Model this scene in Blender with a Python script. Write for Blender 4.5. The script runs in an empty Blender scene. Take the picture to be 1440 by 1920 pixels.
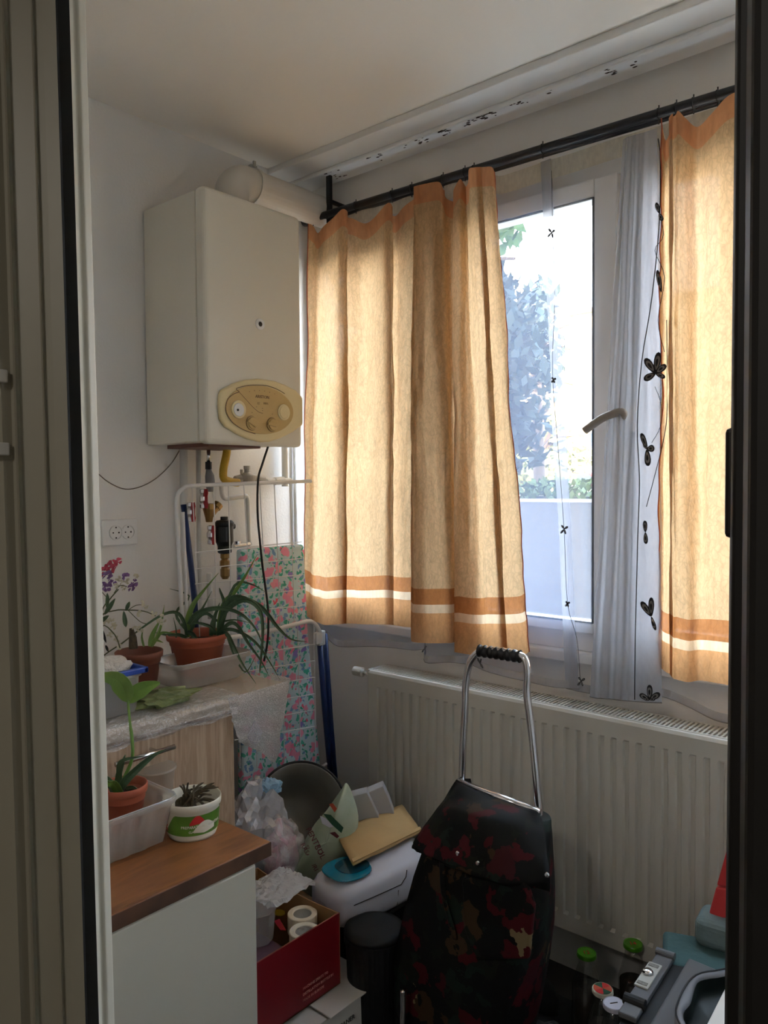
import bpy, bmesh, math, random
from mathutils import Vector, Matrix, noise
random.seed(7)
R = math.radians
scn = bpy.context.scene
# ---------------------------------------------------------------- camera
FPX = 1458.9
YAW, PITCH, ROLL = R(40.4), R(2.0), R(-0.424)
CAM = Vector((2.06, -2.02, 1.40))
fw = Vector((-math.sin(YAW)*math.cos(PITCH), math.cos(YAW)*math.cos(PITCH), -math.sin(PITCH)))
rt0 = Vector((math.cos(YAW), math.sin(YAW), 0)); up0 = rt0.cross(fw)
rt = rt0*math.cos(ROLL) + up0*math.sin(ROLL); up = -rt0*math.sin(ROLL) + up0*math.cos(ROLL)
cam = bpy.data.cameras.new('camera'); cam_o = bpy.data.objects.new('camera', cam)
scn.collection.objects.link(cam_o); scn.camera = cam_o
cam.sensor_fit = 'VERTICAL'; cam.sensor_height = 32.0; cam.lens = FPX/1920*32.0; cam.clip_start = 0.02; cam.clip_end = 300
m3 = Matrix((rt, up, -fw)).transposed()
cam_o.matrix_world = Matrix.Translation(CAM) @ m3.to_4x4()
# ---------------------------------------------------------------- world, sun, exposure
wd = bpy.data.worlds.new('sky'); scn.world = wd; wd.use_nodes = True
nt = wd.node_tree; bg = nt.nodes['Background']
tc = nt.nodes.new('ShaderNodeTexCoord'); sp = nt.nodes.new('ShaderNodeSeparateXYZ'); cr = nt.nodes.new('ShaderNodeValToRGB')
nt.links.new(tc.outputs['Generated'], sp.inputs[0]); nt.links.new(sp.outputs['Z'], cr.inputs[0]); nt.links.new(cr.outputs[0], bg.inputs[0])
cr.color_ramp.elements[0].position = 0.0; cr.color_ramp.elements[0].color = (.95, .97, 1.0, 1)
cr.color_ramp.elements[1].position = 0.75; cr.color_ramp.elements[1].color = (.62, .80, 1.0, 1)
SKY = 9.0
bg.inputs[1].default_value = SKY
sun = bpy.data.lights.new('sun', 'SUN'); sun.energy = 22.0; sun.angle = R(1.0); sun.color = (1, .84, .62)
sun_o = bpy.data.objects.new('sun', sun); scn.collection.objects.link(sun_o)
sun_o.rotation_euler = Vector((-.55, .75, -.42)).to_track_quat('-Z', 'Y').to_euler(); sun_o.location = (8, -9, 12)
fill = bpy.data.lights.new('fill_light', 'AREA'); fill.energy = 7.0; fill.color = (1, .93, .84); fill.shape = 'DISK'; fill.size = .35  # added fill from behind the camera, not a known lamp
fill_o = bpy.data.objects.new('fill_light', fill); scn.collection.objects.link(fill_o); fill_o.location = (1.7, -3.1, 2.40)
scn.view_settings.view_transform = 'Standard'; scn.view_settings.look = 'None'
scn.view_settings.exposure = 0.82; scn.view_settings.gamma = 1.0; scn.view_settings.use_curve_mapping = False
# ---------------------------------------------------------------- helpers
def ray(a, b):
    return rt*((a-720)/FPX) + up*(-(b-960)/FPX) + fw
def W(a, b, X=None, Y=None, Z=None, D=None):
    d = ray(a, b)
    if X is not None: t = (X-CAM.x)/d.x
    elif Y is not None: t = (Y-CAM.y)/d.y
    elif Z is not None: t = (Z-CAM.z)/d.z
    else: t = D
    return CAM + d*t
def dep(p): return (Vector(p)-CAM).dot(fw)
def V3(*a): return Vector(a)
ORG = {}
def link(o): scn.collection.objects.link(o); return o
def tag(o, label=None, cat=None, group=None, kind=None):
    if label: o['label'] = label
    if cat: o['category'] = cat
    if group: o['group'] = group
    if kind: o['kind'] = kind
    return o
def thing(name, loc, label, cat, group=None):
    o = bpy.data.objects.new(name, None); o.empty_display_size = .05; link(o)
    o.location = loc; ORG[o] = Vector(loc)
    return tag(o, label, cat, group)
class MB:
    def __init__(s): s.v = []; s.f = []
    def add(s, vs, fs):
        n = len(s.v); s.v += [Vector(v) for v in vs]; s.f += [tuple(i+n for i in f) for f in fs]; return s
    def box(s, lo, hi, M=None):
        x0, y0, z0 = lo; x1, y1, z1 = hi
        vs = [V3(x, y, z) for z in (z0, z1) for x, y in ((x0, y0), (x1, y0), (x1, y1), (x0, y1))]
        if M is not None: vs = [M @ v for v in vs]
        return s.add(vs, [(3, 2, 1, 0), (4, 5, 6, 7), (0, 1, 5, 4), (1, 2, 6, 5), (2, 3, 7, 6), (3, 0, 4, 7)])
    def cbox(s, c, sz, rz=0, M=None):
        T = Matrix.Translation(c) @ Matrix.Rotation(rz, 4, 'Z')
        if M is not None: T = T @ M
        h = [q/2 for q in sz]
        return s.box((-h[0], -h[1], -h[2]), h, T)
    def tube(s, pts, r, seg=8, caps=True, closed=False, flat=1.0):
        pts = [Vector(p) for p in pts]; n = len(pts)
        rs = r if isinstance(r, (list, tuple)) else [r]*n
        t0 = (pts[1]-pts[0]).normalized(); a = Vector((0, 0, 1)) if abs(t0.z) < .9 else Vector((1, 0, 0))
        nrm = (a - t0*a.dot(t0)).normalized(); vs = []; fs = []
        for i, p in enumerate(pts):
            if closed: t = (pts[(i+1) % n]-pts[i-1]).normalized()
            else: t = (pts[min(i+1, n-1)]-pts[max(i-1, 0)]).normalized()
            nrm = (nrm - t*nrm.dot(t)); nrm = nrm.normalized() if nrm.length > 1e-6 else t.orthogonal().normalized()
            b = t.cross(nrm)
            for k in range(seg):
                q = 2*math.pi*k/seg; vs.append(p + nrm*(math.cos(q)*rs[i]) + b*(math.sin(q)*rs[i]*flat))
        for i in range(n if closed else n-1):
            j = (i+1) % n
            for k in range(seg):
                l = (k+1) % seg; fs.append((i*seg+k, i*seg+l, j*seg+l, j*seg+k))
        if caps and not closed:
            fs.append(tuple(range(seg))[::-1]); fs.append(tuple((n-1)*seg+k for k in range(seg)))
        return s.add(vs, fs)
    def lathe(s, prof, c=(0, 0, 0), M=None, seg=28, sx=1, sy=1):
        vs = []; fs = []; c = Vector(c)
        for (r, z) in prof:
            for k in range(seg):
                q = 2*math.pi*k/seg; v = V3(math.cos(q)*r*sx, math.sin(q)*r*sy, z)
                vs.append((c + (M @ v if M is not None else v)))
        for i in range(len(prof)-1):
            for k in range(seg):
                l = (k+1) % seg; fs.append((i*seg+k, i*seg+l, (i+1)*seg+l, (i+1)*seg+k))
        if prof[0][0] > 1e-4: fs.append(tuple(range(seg))[::-1])
        if prof[-1][0] > 1e-4: fs.append(tuple((len(prof)-1)*seg+k for k in range(seg)))
        return s.add(vs, fs)
    def prism(s, poly, vec):
        n = len(poly); vec = Vector(vec); poly = [Vector(p) for p in poly]
        return s.add(poly+[p+vec for p in poly], [tuple(range(n))[::-1], tuple(range(n, 2*n))]+[(i, (i+1) % n, n+(i+1) % n, n+i) for i in range(n)])
    def grid(s, rows, close=False):
        nr = len(rows); nc = len(rows[0]); vs = [p for r_ in rows for p in r_]; fs = []
        for i in range(nr-1):
            for j in range(nc if close else nc-1):
                k = (j+1) % nc; fs.append((i*nc+j, i*nc+k, (i+1)*nc+k, (i+1)*nc+j))
        return s.add(vs, fs)
    def blade(s, pts, w, nrm=None, fold=.25, thick=0):
        pts = [Vector(p) for p in pts]; n = len(pts); L = []; C_ = []; Rr = []
        for i, p in enumerate(pts):
            t = (pts[min(i+1, n-1)]-pts[max(i-1, 0)]).normalized()
            nn = Vector(nrm) if nrm is not None else Vector((0, 0, 1))
            sd = t.cross(nn)
            sd = sd.normalized() if sd.length > .05 else rt.copy()
            n2 = sd.cross(t).normalized(); q = w[i]/2
            L.append(p-sd*q+n2*q*fold); C_.append(p); Rr.append(p+sd*q+n2*q*fold)
        vs = []
        for i in range(n): vs += [L[i], C_[i], Rr[i]]
        fs = []
        for i in range(n-1):
            a = 3*i; fs += [(a, a+1, a+4, a+3), (a+1, a+2, a+5, a+4)]
        return s.add(vs, fs)
def obj(name, mb, m, parent=None, smooth=False, bevel=0, kind=None, label=None, org=None, solid=0, sub=0, seg=2, weld=False):
    me = bpy.data.meshes.new(name)
    if parent is not None: o0 = ORG[parent]
    elif org is not None: o0 = Vector(org)
    else:
        xs = [v.x for v in mb.v]; ys = [v.y for v in mb.v]; zs = [v.z for v in mb.v]
        o0 = V3((min(xs)+max(xs))/2, (min(ys)+max(ys))/2, min(zs))
    me.from_pydata([v-o0 for v in mb.v], [], mb.f); me.update()
    o = bpy.data.objects.new(name, me); link(o); ORG[o] = o0
    if parent is not None: o.parent = parent
    else: o.location = o0
    me.materials.append(m)
    bm = bmesh.new(); bm.from_mesh(me)
    if weld: bmesh.ops.remove_doubles(bm, verts=bm.verts, dist=1e-5)
    bmesh.ops.recalc_face_normals(bm, faces=bm.faces); bm.to_mesh(me); bm.free()
    if smooth:
        for p in me.polygons: p.use_smooth = True
    if solid: q = o.modifiers.new('solid', 'SOLIDIFY'); q.thickness = solid; q.offset = 0
    if bevel: q = o.modifiers.new('bevel', 'BEVEL'); q.width = bevel; q.segments = seg; q.limit_method = 'ANGLE'; q.angle_limit = R(35)
    if sub: q = o.modifiers.new('sub', 'SUBSURF'); q.levels = sub; q.render_levels = sub
    if kind: o['kind'] = kind
    if label: o['label'] = label
    return o
def struct(name, mb, m, **k): return obj(name, mb, m, kind='structure', **k)
def smooth_path(pts, n=6):
    pts = [Vector(p) for p in pts]; out = []
    for i in range(len(pts)-1):
        p0 = pts[max(i-1, 0)]; p1 = pts[i]; p2 = pts[i+1]; p3 = pts[min(i+2, len(pts)-1)]
        for k in range(n):
            t = k/n; out.append(.5*((2*p1)+(p2-p0)*t+(2*p0-5*p1+4*p2-p3)*t*t+(3*p1-p0-3*p2+p3)*t**3))
    out.append(pts[-1]); return out
def text(name, s, size, loc, xdir, zdir, m, parent, ext=.0004, align='CENTER'):
    cu = bpy.data.curves.new(name, 'FONT'); cu.body = s; cu.size = size; cu.extrude = ext; cu.align_x = align; cu.align_y = 'CENTER'; cu.resolution_u = 2
    t = bpy.data.objects.new('tmp', cu); link(t)
    me = bpy.data.meshes.new_from_object(t); bpy.data.objects.remove(t); me.name = name
    x = Vector(xdir).normalized(); z = Vector(zdir); z = (z-x*z.dot(x)).normalized(); n = x.cross(z)
    Mx = Matrix((x, z, n)).transposed().to_4x4(); Mx.translation = Vector(loc)-ORG[parent]
    me.transform(Mx); me.materials.clear(); me.materials.append(m)
    o = bpy.data.objects.new(name, me); link(o); o.parent = parent; ORG[o] = ORG[parent]; return o
# ---------------------------------------------------------------- materials
def srgb(c): return tuple(((q/255)/12.92 if q/255 <= .04045 else ((q/255+.055)/1.055)**2.4) for q in c)
def mat(name, col, rough=.6, metal=0, var=0, scale=8, bump=0, bscale=60, col2=None, stretch=(1, 1, 1), spec=.5, coat=0):
    m = bpy.data.materials.new(name); m.use_nodes = True; N = m.node_tree; p = N.nodes['Principled BSDF']
    c = srgb(col); p.inputs['Base Color'].default_value = (*c, 1); p.inputs['Roughness'].default_value = rough; p.inputs['Metallic'].default_value = metal
    p.inputs['Specular IOR Level'].default_value = spec
    if coat: p.inputs['Coat Weight'].default_value = coat
    if var or bump or col2:
        t = N.nodes.new('ShaderNodeTexCoord'); mp = N.nodes.new('ShaderNodeMapping'); N.links.new(t.outputs['Object'], mp.inputs[0]); mp.inputs['Scale'].default_value = stretch
    if var or col2:
        nz = N.nodes.new('ShaderNodeTexNoise'); nz.inputs['Scale'].default_value = scale; nz.inputs['Detail'].default_value = 5; N.links.new(mp.outputs[0], nz.inputs[0])
        r_ = N.nodes.new('ShaderNodeValToRGB'); N.links.new(nz.outputs['Fac'], r_.inputs[0]); N.links.new(r_.outputs[0], p.inputs['Base Color'])
        r_.color_ramp.elements[0].position = .35; r_.color_ramp.elements[1].position = .65
        a = srgb(col2) if col2 else tuple(q*(1-var) for q in c)
        r_.color_ramp.elements[0].color = (*a, 1); r_.color_ramp.elements[1].color = (*c, 1)
    if bump:
        nb = N.nodes.new('ShaderNodeTexNoise'); nb.inputs['Scale'].default_value = bscale; nb.inputs['Detail'].default_value = 4; N.links.new(mp.outputs[0], nb.inputs[0])
        b = N.nodes.new('ShaderNodeBump'); b.inputs['Strength'].default_value = bump; b.inputs['Distance'].default_value = .01; N.links.new(nb.outputs['Fac'], b.inputs['Height']); N.links.new(b.outputs[0], p.inputs['Normal'])
    return m
def cloth(name, col, trans=.1, transl=.6, bump=.3, bscale=90, stretch=(1, 1, .4), lo=.90, hi=1.06, crease_shade=0):
    m = bpy.data.materials.new(name); m.use_nodes = True; N = m.node_tree; N.nodes.clear()
    out = N.nodes.new('ShaderNodeOutputMaterial'); d = N.nodes.new('ShaderNodeBsdfDiffuse'); tl = N.nodes.new('ShaderNodeBsdfTranslucent'); tr = N.nodes.new('ShaderNodeBsdfTransparent')
    c = (*srgb(col), 1)
    t = N.nodes.new('ShaderNodeTexCoord'); mp = N.nodes.new('ShaderNodeMapping'); mp.inputs['Scale'].default_value = stretch; N.links.new(t.outputs['Object'], mp.inputs[0])
    nb = N.nodes.new('ShaderNodeTexNoise'); nb.inputs['Scale'].default_value = bscale; nb.inputs['Detail'].default_value = 3; N.links.new(mp.outputs[0], nb.inputs[0])
    mr = N.nodes.new('ShaderNodeMapRange'); mr.inputs[3].default_value = lo; mr.inputs[4].default_value = hi; mr.inputs[1].default_value = .3; mr.inputs[2].default_value = .7; N.links.new(nb.outputs['Fac'], mr.inputs[0])
    mx = N.nodes.new('ShaderNodeVectorMath'); mx.operation = 'SCALE'; mx.inputs[0].default_value = c[:3]
    if crease_shade:  # crinkle shading put into the cloth colour as thin dark lines
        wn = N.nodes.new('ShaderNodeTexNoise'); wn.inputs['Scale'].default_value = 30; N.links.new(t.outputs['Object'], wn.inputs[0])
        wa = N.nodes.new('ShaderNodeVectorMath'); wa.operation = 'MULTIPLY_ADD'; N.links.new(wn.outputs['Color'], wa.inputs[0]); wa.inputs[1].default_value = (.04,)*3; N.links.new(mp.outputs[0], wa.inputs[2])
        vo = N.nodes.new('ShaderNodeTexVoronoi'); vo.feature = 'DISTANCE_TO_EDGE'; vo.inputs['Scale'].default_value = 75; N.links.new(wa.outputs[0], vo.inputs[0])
        vr = N.nodes.new('ShaderNodeMapRange'); vr.inputs[1].default_value = 0; vr.inputs[2].default_value = .16; vr.inputs[3].default_value = 1-crease_shade; vr.inputs[4].default_value = 1.03; N.links.new(vo.outputs['Distance'], vr.inputs[0])
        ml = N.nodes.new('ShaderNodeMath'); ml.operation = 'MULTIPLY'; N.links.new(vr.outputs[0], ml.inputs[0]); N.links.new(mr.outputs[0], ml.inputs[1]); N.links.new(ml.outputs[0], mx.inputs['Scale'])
    else: N.links.new(mr.outputs[0], mx.inputs['Scale'])
    N.links.new(mx.outputs[0], d.inputs[0]); N.links.new(mx.outputs[0], tl.inputs[0])
    b = N.nodes.new('ShaderNodeBump'); b.inputs['Strength'].default_value = bump; b.inputs['Distance'].default_value = .01; N.links.new(nb.outputs['Fac'], b.inputs['Height']); N.links.new(b.outputs[0], d.inputs['Normal']); N.links.new(b.outputs[0], tl.inputs['Normal'])
    a = N.nodes.new('ShaderNodeMixShader'); a.inputs[0].default_value = transl; N.links.new(d.outputs[0], a.inputs[1]); N.links.new(tl.outputs[0], a.inputs[2])
    e = N.nodes.new('ShaderNodeMixShader'); e.inputs[0].default_value = trans; N.links.new(a.outputs[0], e.inputs[1]); N.links.new(tr.outputs[0], e.inputs[2]); N.links.new(e.outputs[0], out.inputs[0])
    return m
def film(name, col, clear=.7, rough=.12, bump=.0, bscale=40, gl=.35):
    m = bpy.data.materials.new(name); m.use_nodes = True; N = m.node_tree; N.nodes.clear()
    out = N.nodes.new('ShaderNodeOutputMaterial'); tr = N.nodes.new('ShaderNodeBsdfTransparent'); d = N.nodes.new('ShaderNodeBsdfDiffuse'); g = N.nodes.new('ShaderNodeBsdfGlossy'); tl = N.nodes.new('ShaderNodeBsdfTranslucent')
    d.inputs[0].default_value = (*srgb(col), 1); tl.inputs[0].default_value = (*srgb(col), 1); g.inputs['Roughness'].default_value = rough; g.inputs[0].default_value = (.9, .92, .95, 1)
    t = N.nodes.new('ShaderNodeTexCoord'); nb = N.nodes.new('ShaderNodeTexNoise'); nb.inputs['Scale'].default_value = bscale; nb.inputs['Detail'].default_value = 3; N.links.new(t.outputs['Object'], nb.inputs[0])
    if bump:
        b = N.nodes.new('ShaderNodeBump'); b.inputs['Strength'].default_value = bump; b.inputs['Distance'].default_value = .02; N.links.new(nb.outputs['Fac'], b.inputs['Height']); N.links.new(b.outputs[0], g.inputs['Normal'])
    a0 = N.nodes.new('ShaderNodeMixShader'); a0.inputs[0].default_value = .4; N.links.new(d.outputs[0], a0.inputs[1]); N.links.new(tl.outputs[0], a0.inputs[2])
    a = N.nodes.new('ShaderNodeMixShader'); a.inputs[0].default_value = gl; N.links.new(a0.outputs[0], a.inputs[1]); N.links.new(g.outputs[0], a.inputs[2])
    e = N.nodes.new('ShaderNodeMixShader'); e.inputs[0].default_value = clear; N.links.new(a.outputs[0], e.inputs[1]); N.links.new(tr.outputs[0], e.inputs[2]); N.links.new(e.outputs[0], out.inputs[0])
    return m
def ramp_mat(name, stops, kind='VORONOI', scale=20, rough=.7, stretch=(1, 1, 1), warp=.0, coat=0, feature='Color'):
    m = bpy.data.materials.new(name); m.use_nodes = True; N = m.node_tree; p = N.nodes['Principled BSDF']; p.inputs['Roughness'].default_value = rough
    if coat: p.inputs['Coat Weight'].default_value = coat; p.inputs['Coat Roughness'].default_value = .25
    t = N.nodes.new('ShaderNodeTexCoord'); mp = N.nodes.new('ShaderNodeMapping'); mp.inputs['Scale'].default_value = stretch; N.links.new(t.outputs['Object'], mp.inputs[0])
    src = mp.outputs[0]
    if warp:
        w = N.nodes.new('ShaderNodeTexNoise'); w.inputs['Scale'].default_value = scale*1.2; w.inputs['Detail'].default_value = 3; N.links.new(src, w.inputs[0])
        ad = N.nodes.new('ShaderNodeVectorMath'); ad.operation = 'MULTIPLY_ADD'; N.links.new(w.outputs['Color'], ad.inputs[0]); ad.inputs[1].default_value = (warp,)*3; N.links.new(src, ad.inputs[2]); src = ad.outputs[0]
    if kind == 'VORONOI':
        v = N.nodes.new('ShaderNodeTexVoronoi'); v.inputs['Scale'].default_value = scale; N.links.new(src, v.inputs[0])
        s_ = N.nodes.new('ShaderNodeSeparateColor'); N.links.new(v.outputs['Color'], s_.inputs[0]); f = s_.outputs[0]
    else:
        v = N.nodes.new('ShaderNodeTexNoise'); v.inputs['Scale'].default_value = scale; v.inputs['Detail'].default_value = 5; N.links.new(src, v.inputs[0]); f = v.outputs['Fac']
    r_ = N.nodes.new('ShaderNodeValToRGB'); N.links.new(f, r_.inputs[0]); cr_ = r_.color_ramp
    if kind == 'VORONOI': cr_.interpolation = 'CONSTANT'
    cr_.elements[0].position = stops[0][0]; cr_.elements[0].color = (*srgb(stops[0][1]), 1)
    cr_.elements[1].position = stops[1][0]; cr_.elements[1].color = (*srgb(stops[1][1]), 1)
    for q, c in stops[2:]:
        e = cr_.elements.new(q); e.color = (*srgb(c), 1)
    N.links.new(r_.outputs[0], p.inputs['Base Color'])
    return m
M = {}
M['wall'] = mat('wall_paint', (238, 237, 234), .85, bump=.08, bscale=120, var=.03, scale=3)
M['ceil'] = mat('ceiling_paint', (244, 240, 232), .9, bump=.05, bscale=60)
M['kitchen'] = mat('kitchen_paint', (176, 166, 150), .9, bump=.05)
M['pvc'] = mat('white_pvc', (235, 236, 236), .35)
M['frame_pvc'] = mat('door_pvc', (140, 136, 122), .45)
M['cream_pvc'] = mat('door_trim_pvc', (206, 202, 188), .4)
M['gasket'] = mat('rubber_gasket', (28, 28, 30), .7)
M['darkdoor'] = mat('dark_door_leaf', (12, 11, 11), .6)
M['boiler'] = mat('boiler_enamel', (226, 222, 208), .35, bump=.02, bscale=200)
M['tan'] = mat('tan_plastic', (206, 176, 116), .4)
M['cream'] = mat('cream_plastic', (232, 216, 168), .4)
M['pipe'] = mat('pipe_paint', (218, 218, 214), .4)
M['flue'] = mat('flue_enamel', (216, 212, 204), .4)
M['chrome'] = mat('chrome', (210, 210, 212), .18, 1)
M['steel'] = mat('steel_knit', (150, 152, 155), .4, .9, bump=.5, bscale=900)
M['brass'] = mat('brass', (150, 118, 70), .35, .9)
M['red'] = mat('red_handle', (170, 24, 36), .4)
M['yellow'] = mat('yellow_hose', (205, 165, 40), .5, bump=.3, bscale=300)
M['black'] = mat('black_plastic', (20, 20, 22), .4)
M['rod'] = mat('black_rod', (22, 22, 26), .45)
M['rad'] = mat('radiator_enamel', (204, 201, 192), .35)
M['oak'] = ramp_mat('oak_veneer', [(.3, (158, 132, 108)), (.45, (190, 164, 138)), (.55, (172, 146, 120)), (.7, (205, 182, 156))], 'NOISE', 6, .6, stretch=(6, 6, .5), warp=.25)
M['walnut'] = ramp_mat('wood_board', [(.3, (104, 62, 34)), (.5, (148, 94, 52)), (.7, (122, 76, 42))], 'NOISE', 7, .4, stretch=(4, .8, 4), warp=.1)
M['walnut_edge'] = mat('board_edge', (92, 60, 40), .7, var=.5, scale=12)
M['appliance'] = mat('white_panel', (188, 183, 168), .4)
M['terra'] = mat('terracotta_plastic', (176, 92, 66), .55, var=.1)
M['brownpot'] = mat('brown_pot', (122, 68, 50), .55, var=.15)
M['soil'] = mat('soil', (48, 34, 26), .95, bump=1, bscale=150, col2=(24, 17, 13), scale=60)
M['leaf'] = mat('dark_leaf', (88, 116, 80), .45, col2=(60, 88, 62), scale=12, bump=.2, bscale=200)
M['leaf2'] = mat('young_leaf', (124, 156, 72), .4, col2=(92, 128, 54), scale=10)
M['leaf3'] = mat('broad_leaf', (112, 142, 58), .4, col2=(84, 116, 44), scale=14)
M['dry'] = mat('dry_stalks', (96, 84, 62), .9, col2=(56, 46, 34), scale=80)
M['stem'] = mat('stem', (84, 92, 58), .7)
M['pink'] = mat('pink_petals', (214, 90, 110), .7)
M['purple'] = mat('purple_petals', (140, 104, 160), .7)
M['whitep'] = mat('cream_petals', (218, 214, 190), .7)
M['clear'] = film('clear_plastic', (225, 228, 228), .62, .1)
M['tray'] = film('cloudy_plastic', (206, 202, 192), .52, .15, .3, 60, .2)
M['lip'] = film('clear_plastic_edge', (228, 230, 230), .25, .1, 0, 40, .4)
M['packing'] = film('white_packing', (240, 240, 240), .12, .12, 1.0, 70, .35)
M['wrap'] = film('crumpled_film', (232, 230, 228), .55, .08, 1.0, 60, .55)
M['bag'] = film('white_plastic_bag', (226, 228, 236), .18, .15, .8, 30, .25)
M['pinkbag'] = ramp_mat('pink_and_white_cloth', [(.35, (222, 214, 222)), (.5, (205, 160, 176)), (.65, (226, 222, 226))], 'NOISE', 9, .6, stretch=(1, 3, 1))
M['greenbag'] = mat('green_bag', (128, 140, 92), .35, col2=(84, 98, 56), scale=20, bump=.6, bscale=40)
M['bluep'] = mat('blue_plastic', (40, 72, 160), .35)
M['fluff'] = mat('white_fluff', (214, 206, 196), 1, bump=1, bscale=120)
M['darkstuff'] = ramp_mat('dark_contents', [(.3, (20, 26, 34)), (.5, (44, 56, 60)), (.7, (26, 40, 80))], 'NOISE', 25, .6)
M['navy'] = mat('navy_metal', (16, 42, 92), .35)
M['wire'] = mat('white_wire', (222, 222, 222), .4)
M['floor'] = mat('dark_floor', (66, 62, 56), .35, col2=(44, 41, 38), scale=5)
M['tubw'] = mat('white_tub', (226, 222, 206), .4)
M['green'] = mat('green_label', (96, 142, 44), .5, col2=(66, 106, 30), scale=14)
M['redlab'] = mat('red_print', (196, 40, 40), .5)
M['winebox'] = mat('dark_red_card', (122, 18, 26), .45)
M['card'] = mat('cardboard', (160, 124, 84), .85, var=.08, scale=30)
M['whitebox'] = mat('white_card', (214, 210, 204), .6)
M['greycard'] = mat('grey_card', (178, 176, 176), .6)
M['ink'] = mat('dark_ink', (60, 56, 54), .7)
M['whiteink'] = mat('pale_print', (206, 140, 130), .7)
M['tape'] = mat('tape_roll', (226, 214, 190), .6)
M['env'] = mat('padded_envelope', (200, 166, 112), .7, var=.08, scale=12, bump=.25, bscale=25)
M['teal'] = mat('teal_plastic', (0, 120, 148), .12, coat=.6)
M['tealdark'] = mat('dark_teal_plastic', (0, 70, 92), .15, coat=.6)
M['wplastic'] = mat('pale_grey_plastic', (206, 206, 216), .35)
M['gmetal'] = mat('dark_metal_bowl', (150, 146, 138), .38, .15, var=.25, scale=6)
M['fert'] = ramp_mat('printed_bag', [(.3, (150, 172, 140)), (.5, (186, 198, 176)), (.7, (168, 188, 150))], 'NOISE', 6, .4)
M['maroon'] = mat('maroon_print', (120, 60, 66), .6)
M['dgreen'] = mat('dark_green_print', (40, 86, 62), .5)
M['orangered'] = mat('orange_red_print', (196, 84, 56), .5)
M['camo'] = ramp_mat('floral_camouflage_cloth', [(0, (7, 8, 8)), (.40, (16, 20, 14)), (.50, (62, 7, 15)), (.62, (6, 7, 7)), (.80, (52, 38, 22)), (.86, (18, 30, 24)), (.95, (52, 10, 16)), (.982, (112, 98, 70))], 'VORONOI', 24, .7, warp=.09)
M['tool'] = mat('dark_grey_plastic', (92, 92, 94), .4)
M['toold'] = mat('black_gap', (12, 12, 13), .6)
M['alu'] = mat('grey_latch_plate', (176, 174, 166), .4)
M['pad'] = mat('grey_padding', (120, 120, 126), .6)
M['tealcloth'] = mat('teal_cloth', (64, 92, 92), .9, var=.15, bump=.2)
M['greyteal'] = mat('grey_teal_cloth', (112, 128, 128), .9, var=.15, bump=.2)
M['redp'] = mat('red_plastic', (206, 62, 62), .5)
M['lidg'] = mat('green_lid', (72, 140, 24), .3)
M['lidw'] = mat('white_lid', (212, 212, 226), .35)
M['glass'] = film('jar_glass', (90, 96, 86), .72, .05)
M['bark'] = mat('bark', (90, 74, 60), .9, var=.3, bump=.5)
M['foliage'] = mat('tree_leaves', (74, 104, 40), .6, col2=(46, 74, 30), scale=1.5)
M['foliage2'] = mat('dark_tree_leaves', (34, 52, 44), .7, col2=(20, 34, 30), scale=1.5)
M['foliage3'] = mat('sunlit_leaves', (170, 160, 100), .6, col2=(120, 128, 70), scale=1.5)  # backlit glow of the leaves put into a paler colour
M['hedge'] = mat('hedge_leaves', (72, 92, 46), .7, col2=(46, 66, 34), scale=4)
M['fence'] = mat('grey_fence', (50, 56, 68), .7, var=.05)
M['asphalt'] = mat('asphalt', (170, 168, 162), .9, var=.1)
M['build'] = mat('apartment_plaster', (222, 202, 164), .8, var=.08, scale=1)
M['window'] = mat('dark_window_pane', (60, 70, 84), .2)
M['carw'] = mat('pale_car_paint', (214, 222, 226), .25, coat=.8)
M['carr'] = mat('red_car_paint', (168, 50, 46), .25, coat=.8)
M['orange'] = cloth('apricot_voile', (214, 180, 136), .008, .42, .5, 70, crease_shade=.13)
M['orange_head'] = cloth('apricot_header', (218, 158, 112), .02, .42, .3, 70)  # darker colour stands for the shade of the doubled cloth
M['orange_band'] = cloth('orange_band', (176, 118, 70), .02, .5, .3, 90, crease_shade=.06)
M['orange_hem'] = cloth('orange_hem', (204, 152, 102), .03, .5, .3, 90, crease_shade=.08)
M['cream_stripe'] = cloth('cream_stripe', (218, 194, 160), .04, .6, .3, 90)
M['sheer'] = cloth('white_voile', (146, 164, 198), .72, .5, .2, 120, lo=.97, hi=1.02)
M['sheer_head'] = cloth('voile_header', (236, 230, 212), .25, .5, .2, 120, lo=.85, hi=1.05)
M['sheer_b'] = cloth('thin_voile', (222, 228, 244), .87, .5, .2, 120, lo=.97, hi=1.02)
M['sheer_fold'] = cloth('white_voile_folded', (184, 186, 194), .42, .5, .2, 120, lo=.95, hi=1.03)
M['trimr'] = mat('rust_trim', (176, 84, 50), .8)
M['embd'] = mat('black_embroidery', (30, 30, 34), .8)
M['embg'] = mat('grey_embroidery', (120, 118, 118), .8)
M['cable'] = mat('grey_cable', (120, 112, 100), .6)
M['paint_chip'] = mat('bare_rust_patch', (58, 40, 30), .9)
M['pane'] = None
mg = bpy.data.materials.new('window_glass'); mg.use_nodes = True; N = mg.node_tree; N.nodes.clear()
o_ = N.nodes.new('ShaderNodeOutputMaterial'); a_ = N.nodes.new('ShaderNodeBsdfTransparent'); b_ = N.nodes.new('ShaderNodeBsdfGlossy'); b_.inputs['Roughness'].default_value = .02
mx_ = N.nodes.new('ShaderNodeMixShader'); mx_.inputs[0].default_value = .05; N.links.new(a_.outputs[0], mx_.inputs[1]); N.links.new(b_.outputs[0], mx_.inputs[2]); N.links.new(mx_.outputs[0], o_.inputs[0]); M['pane'] = mg
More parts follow.
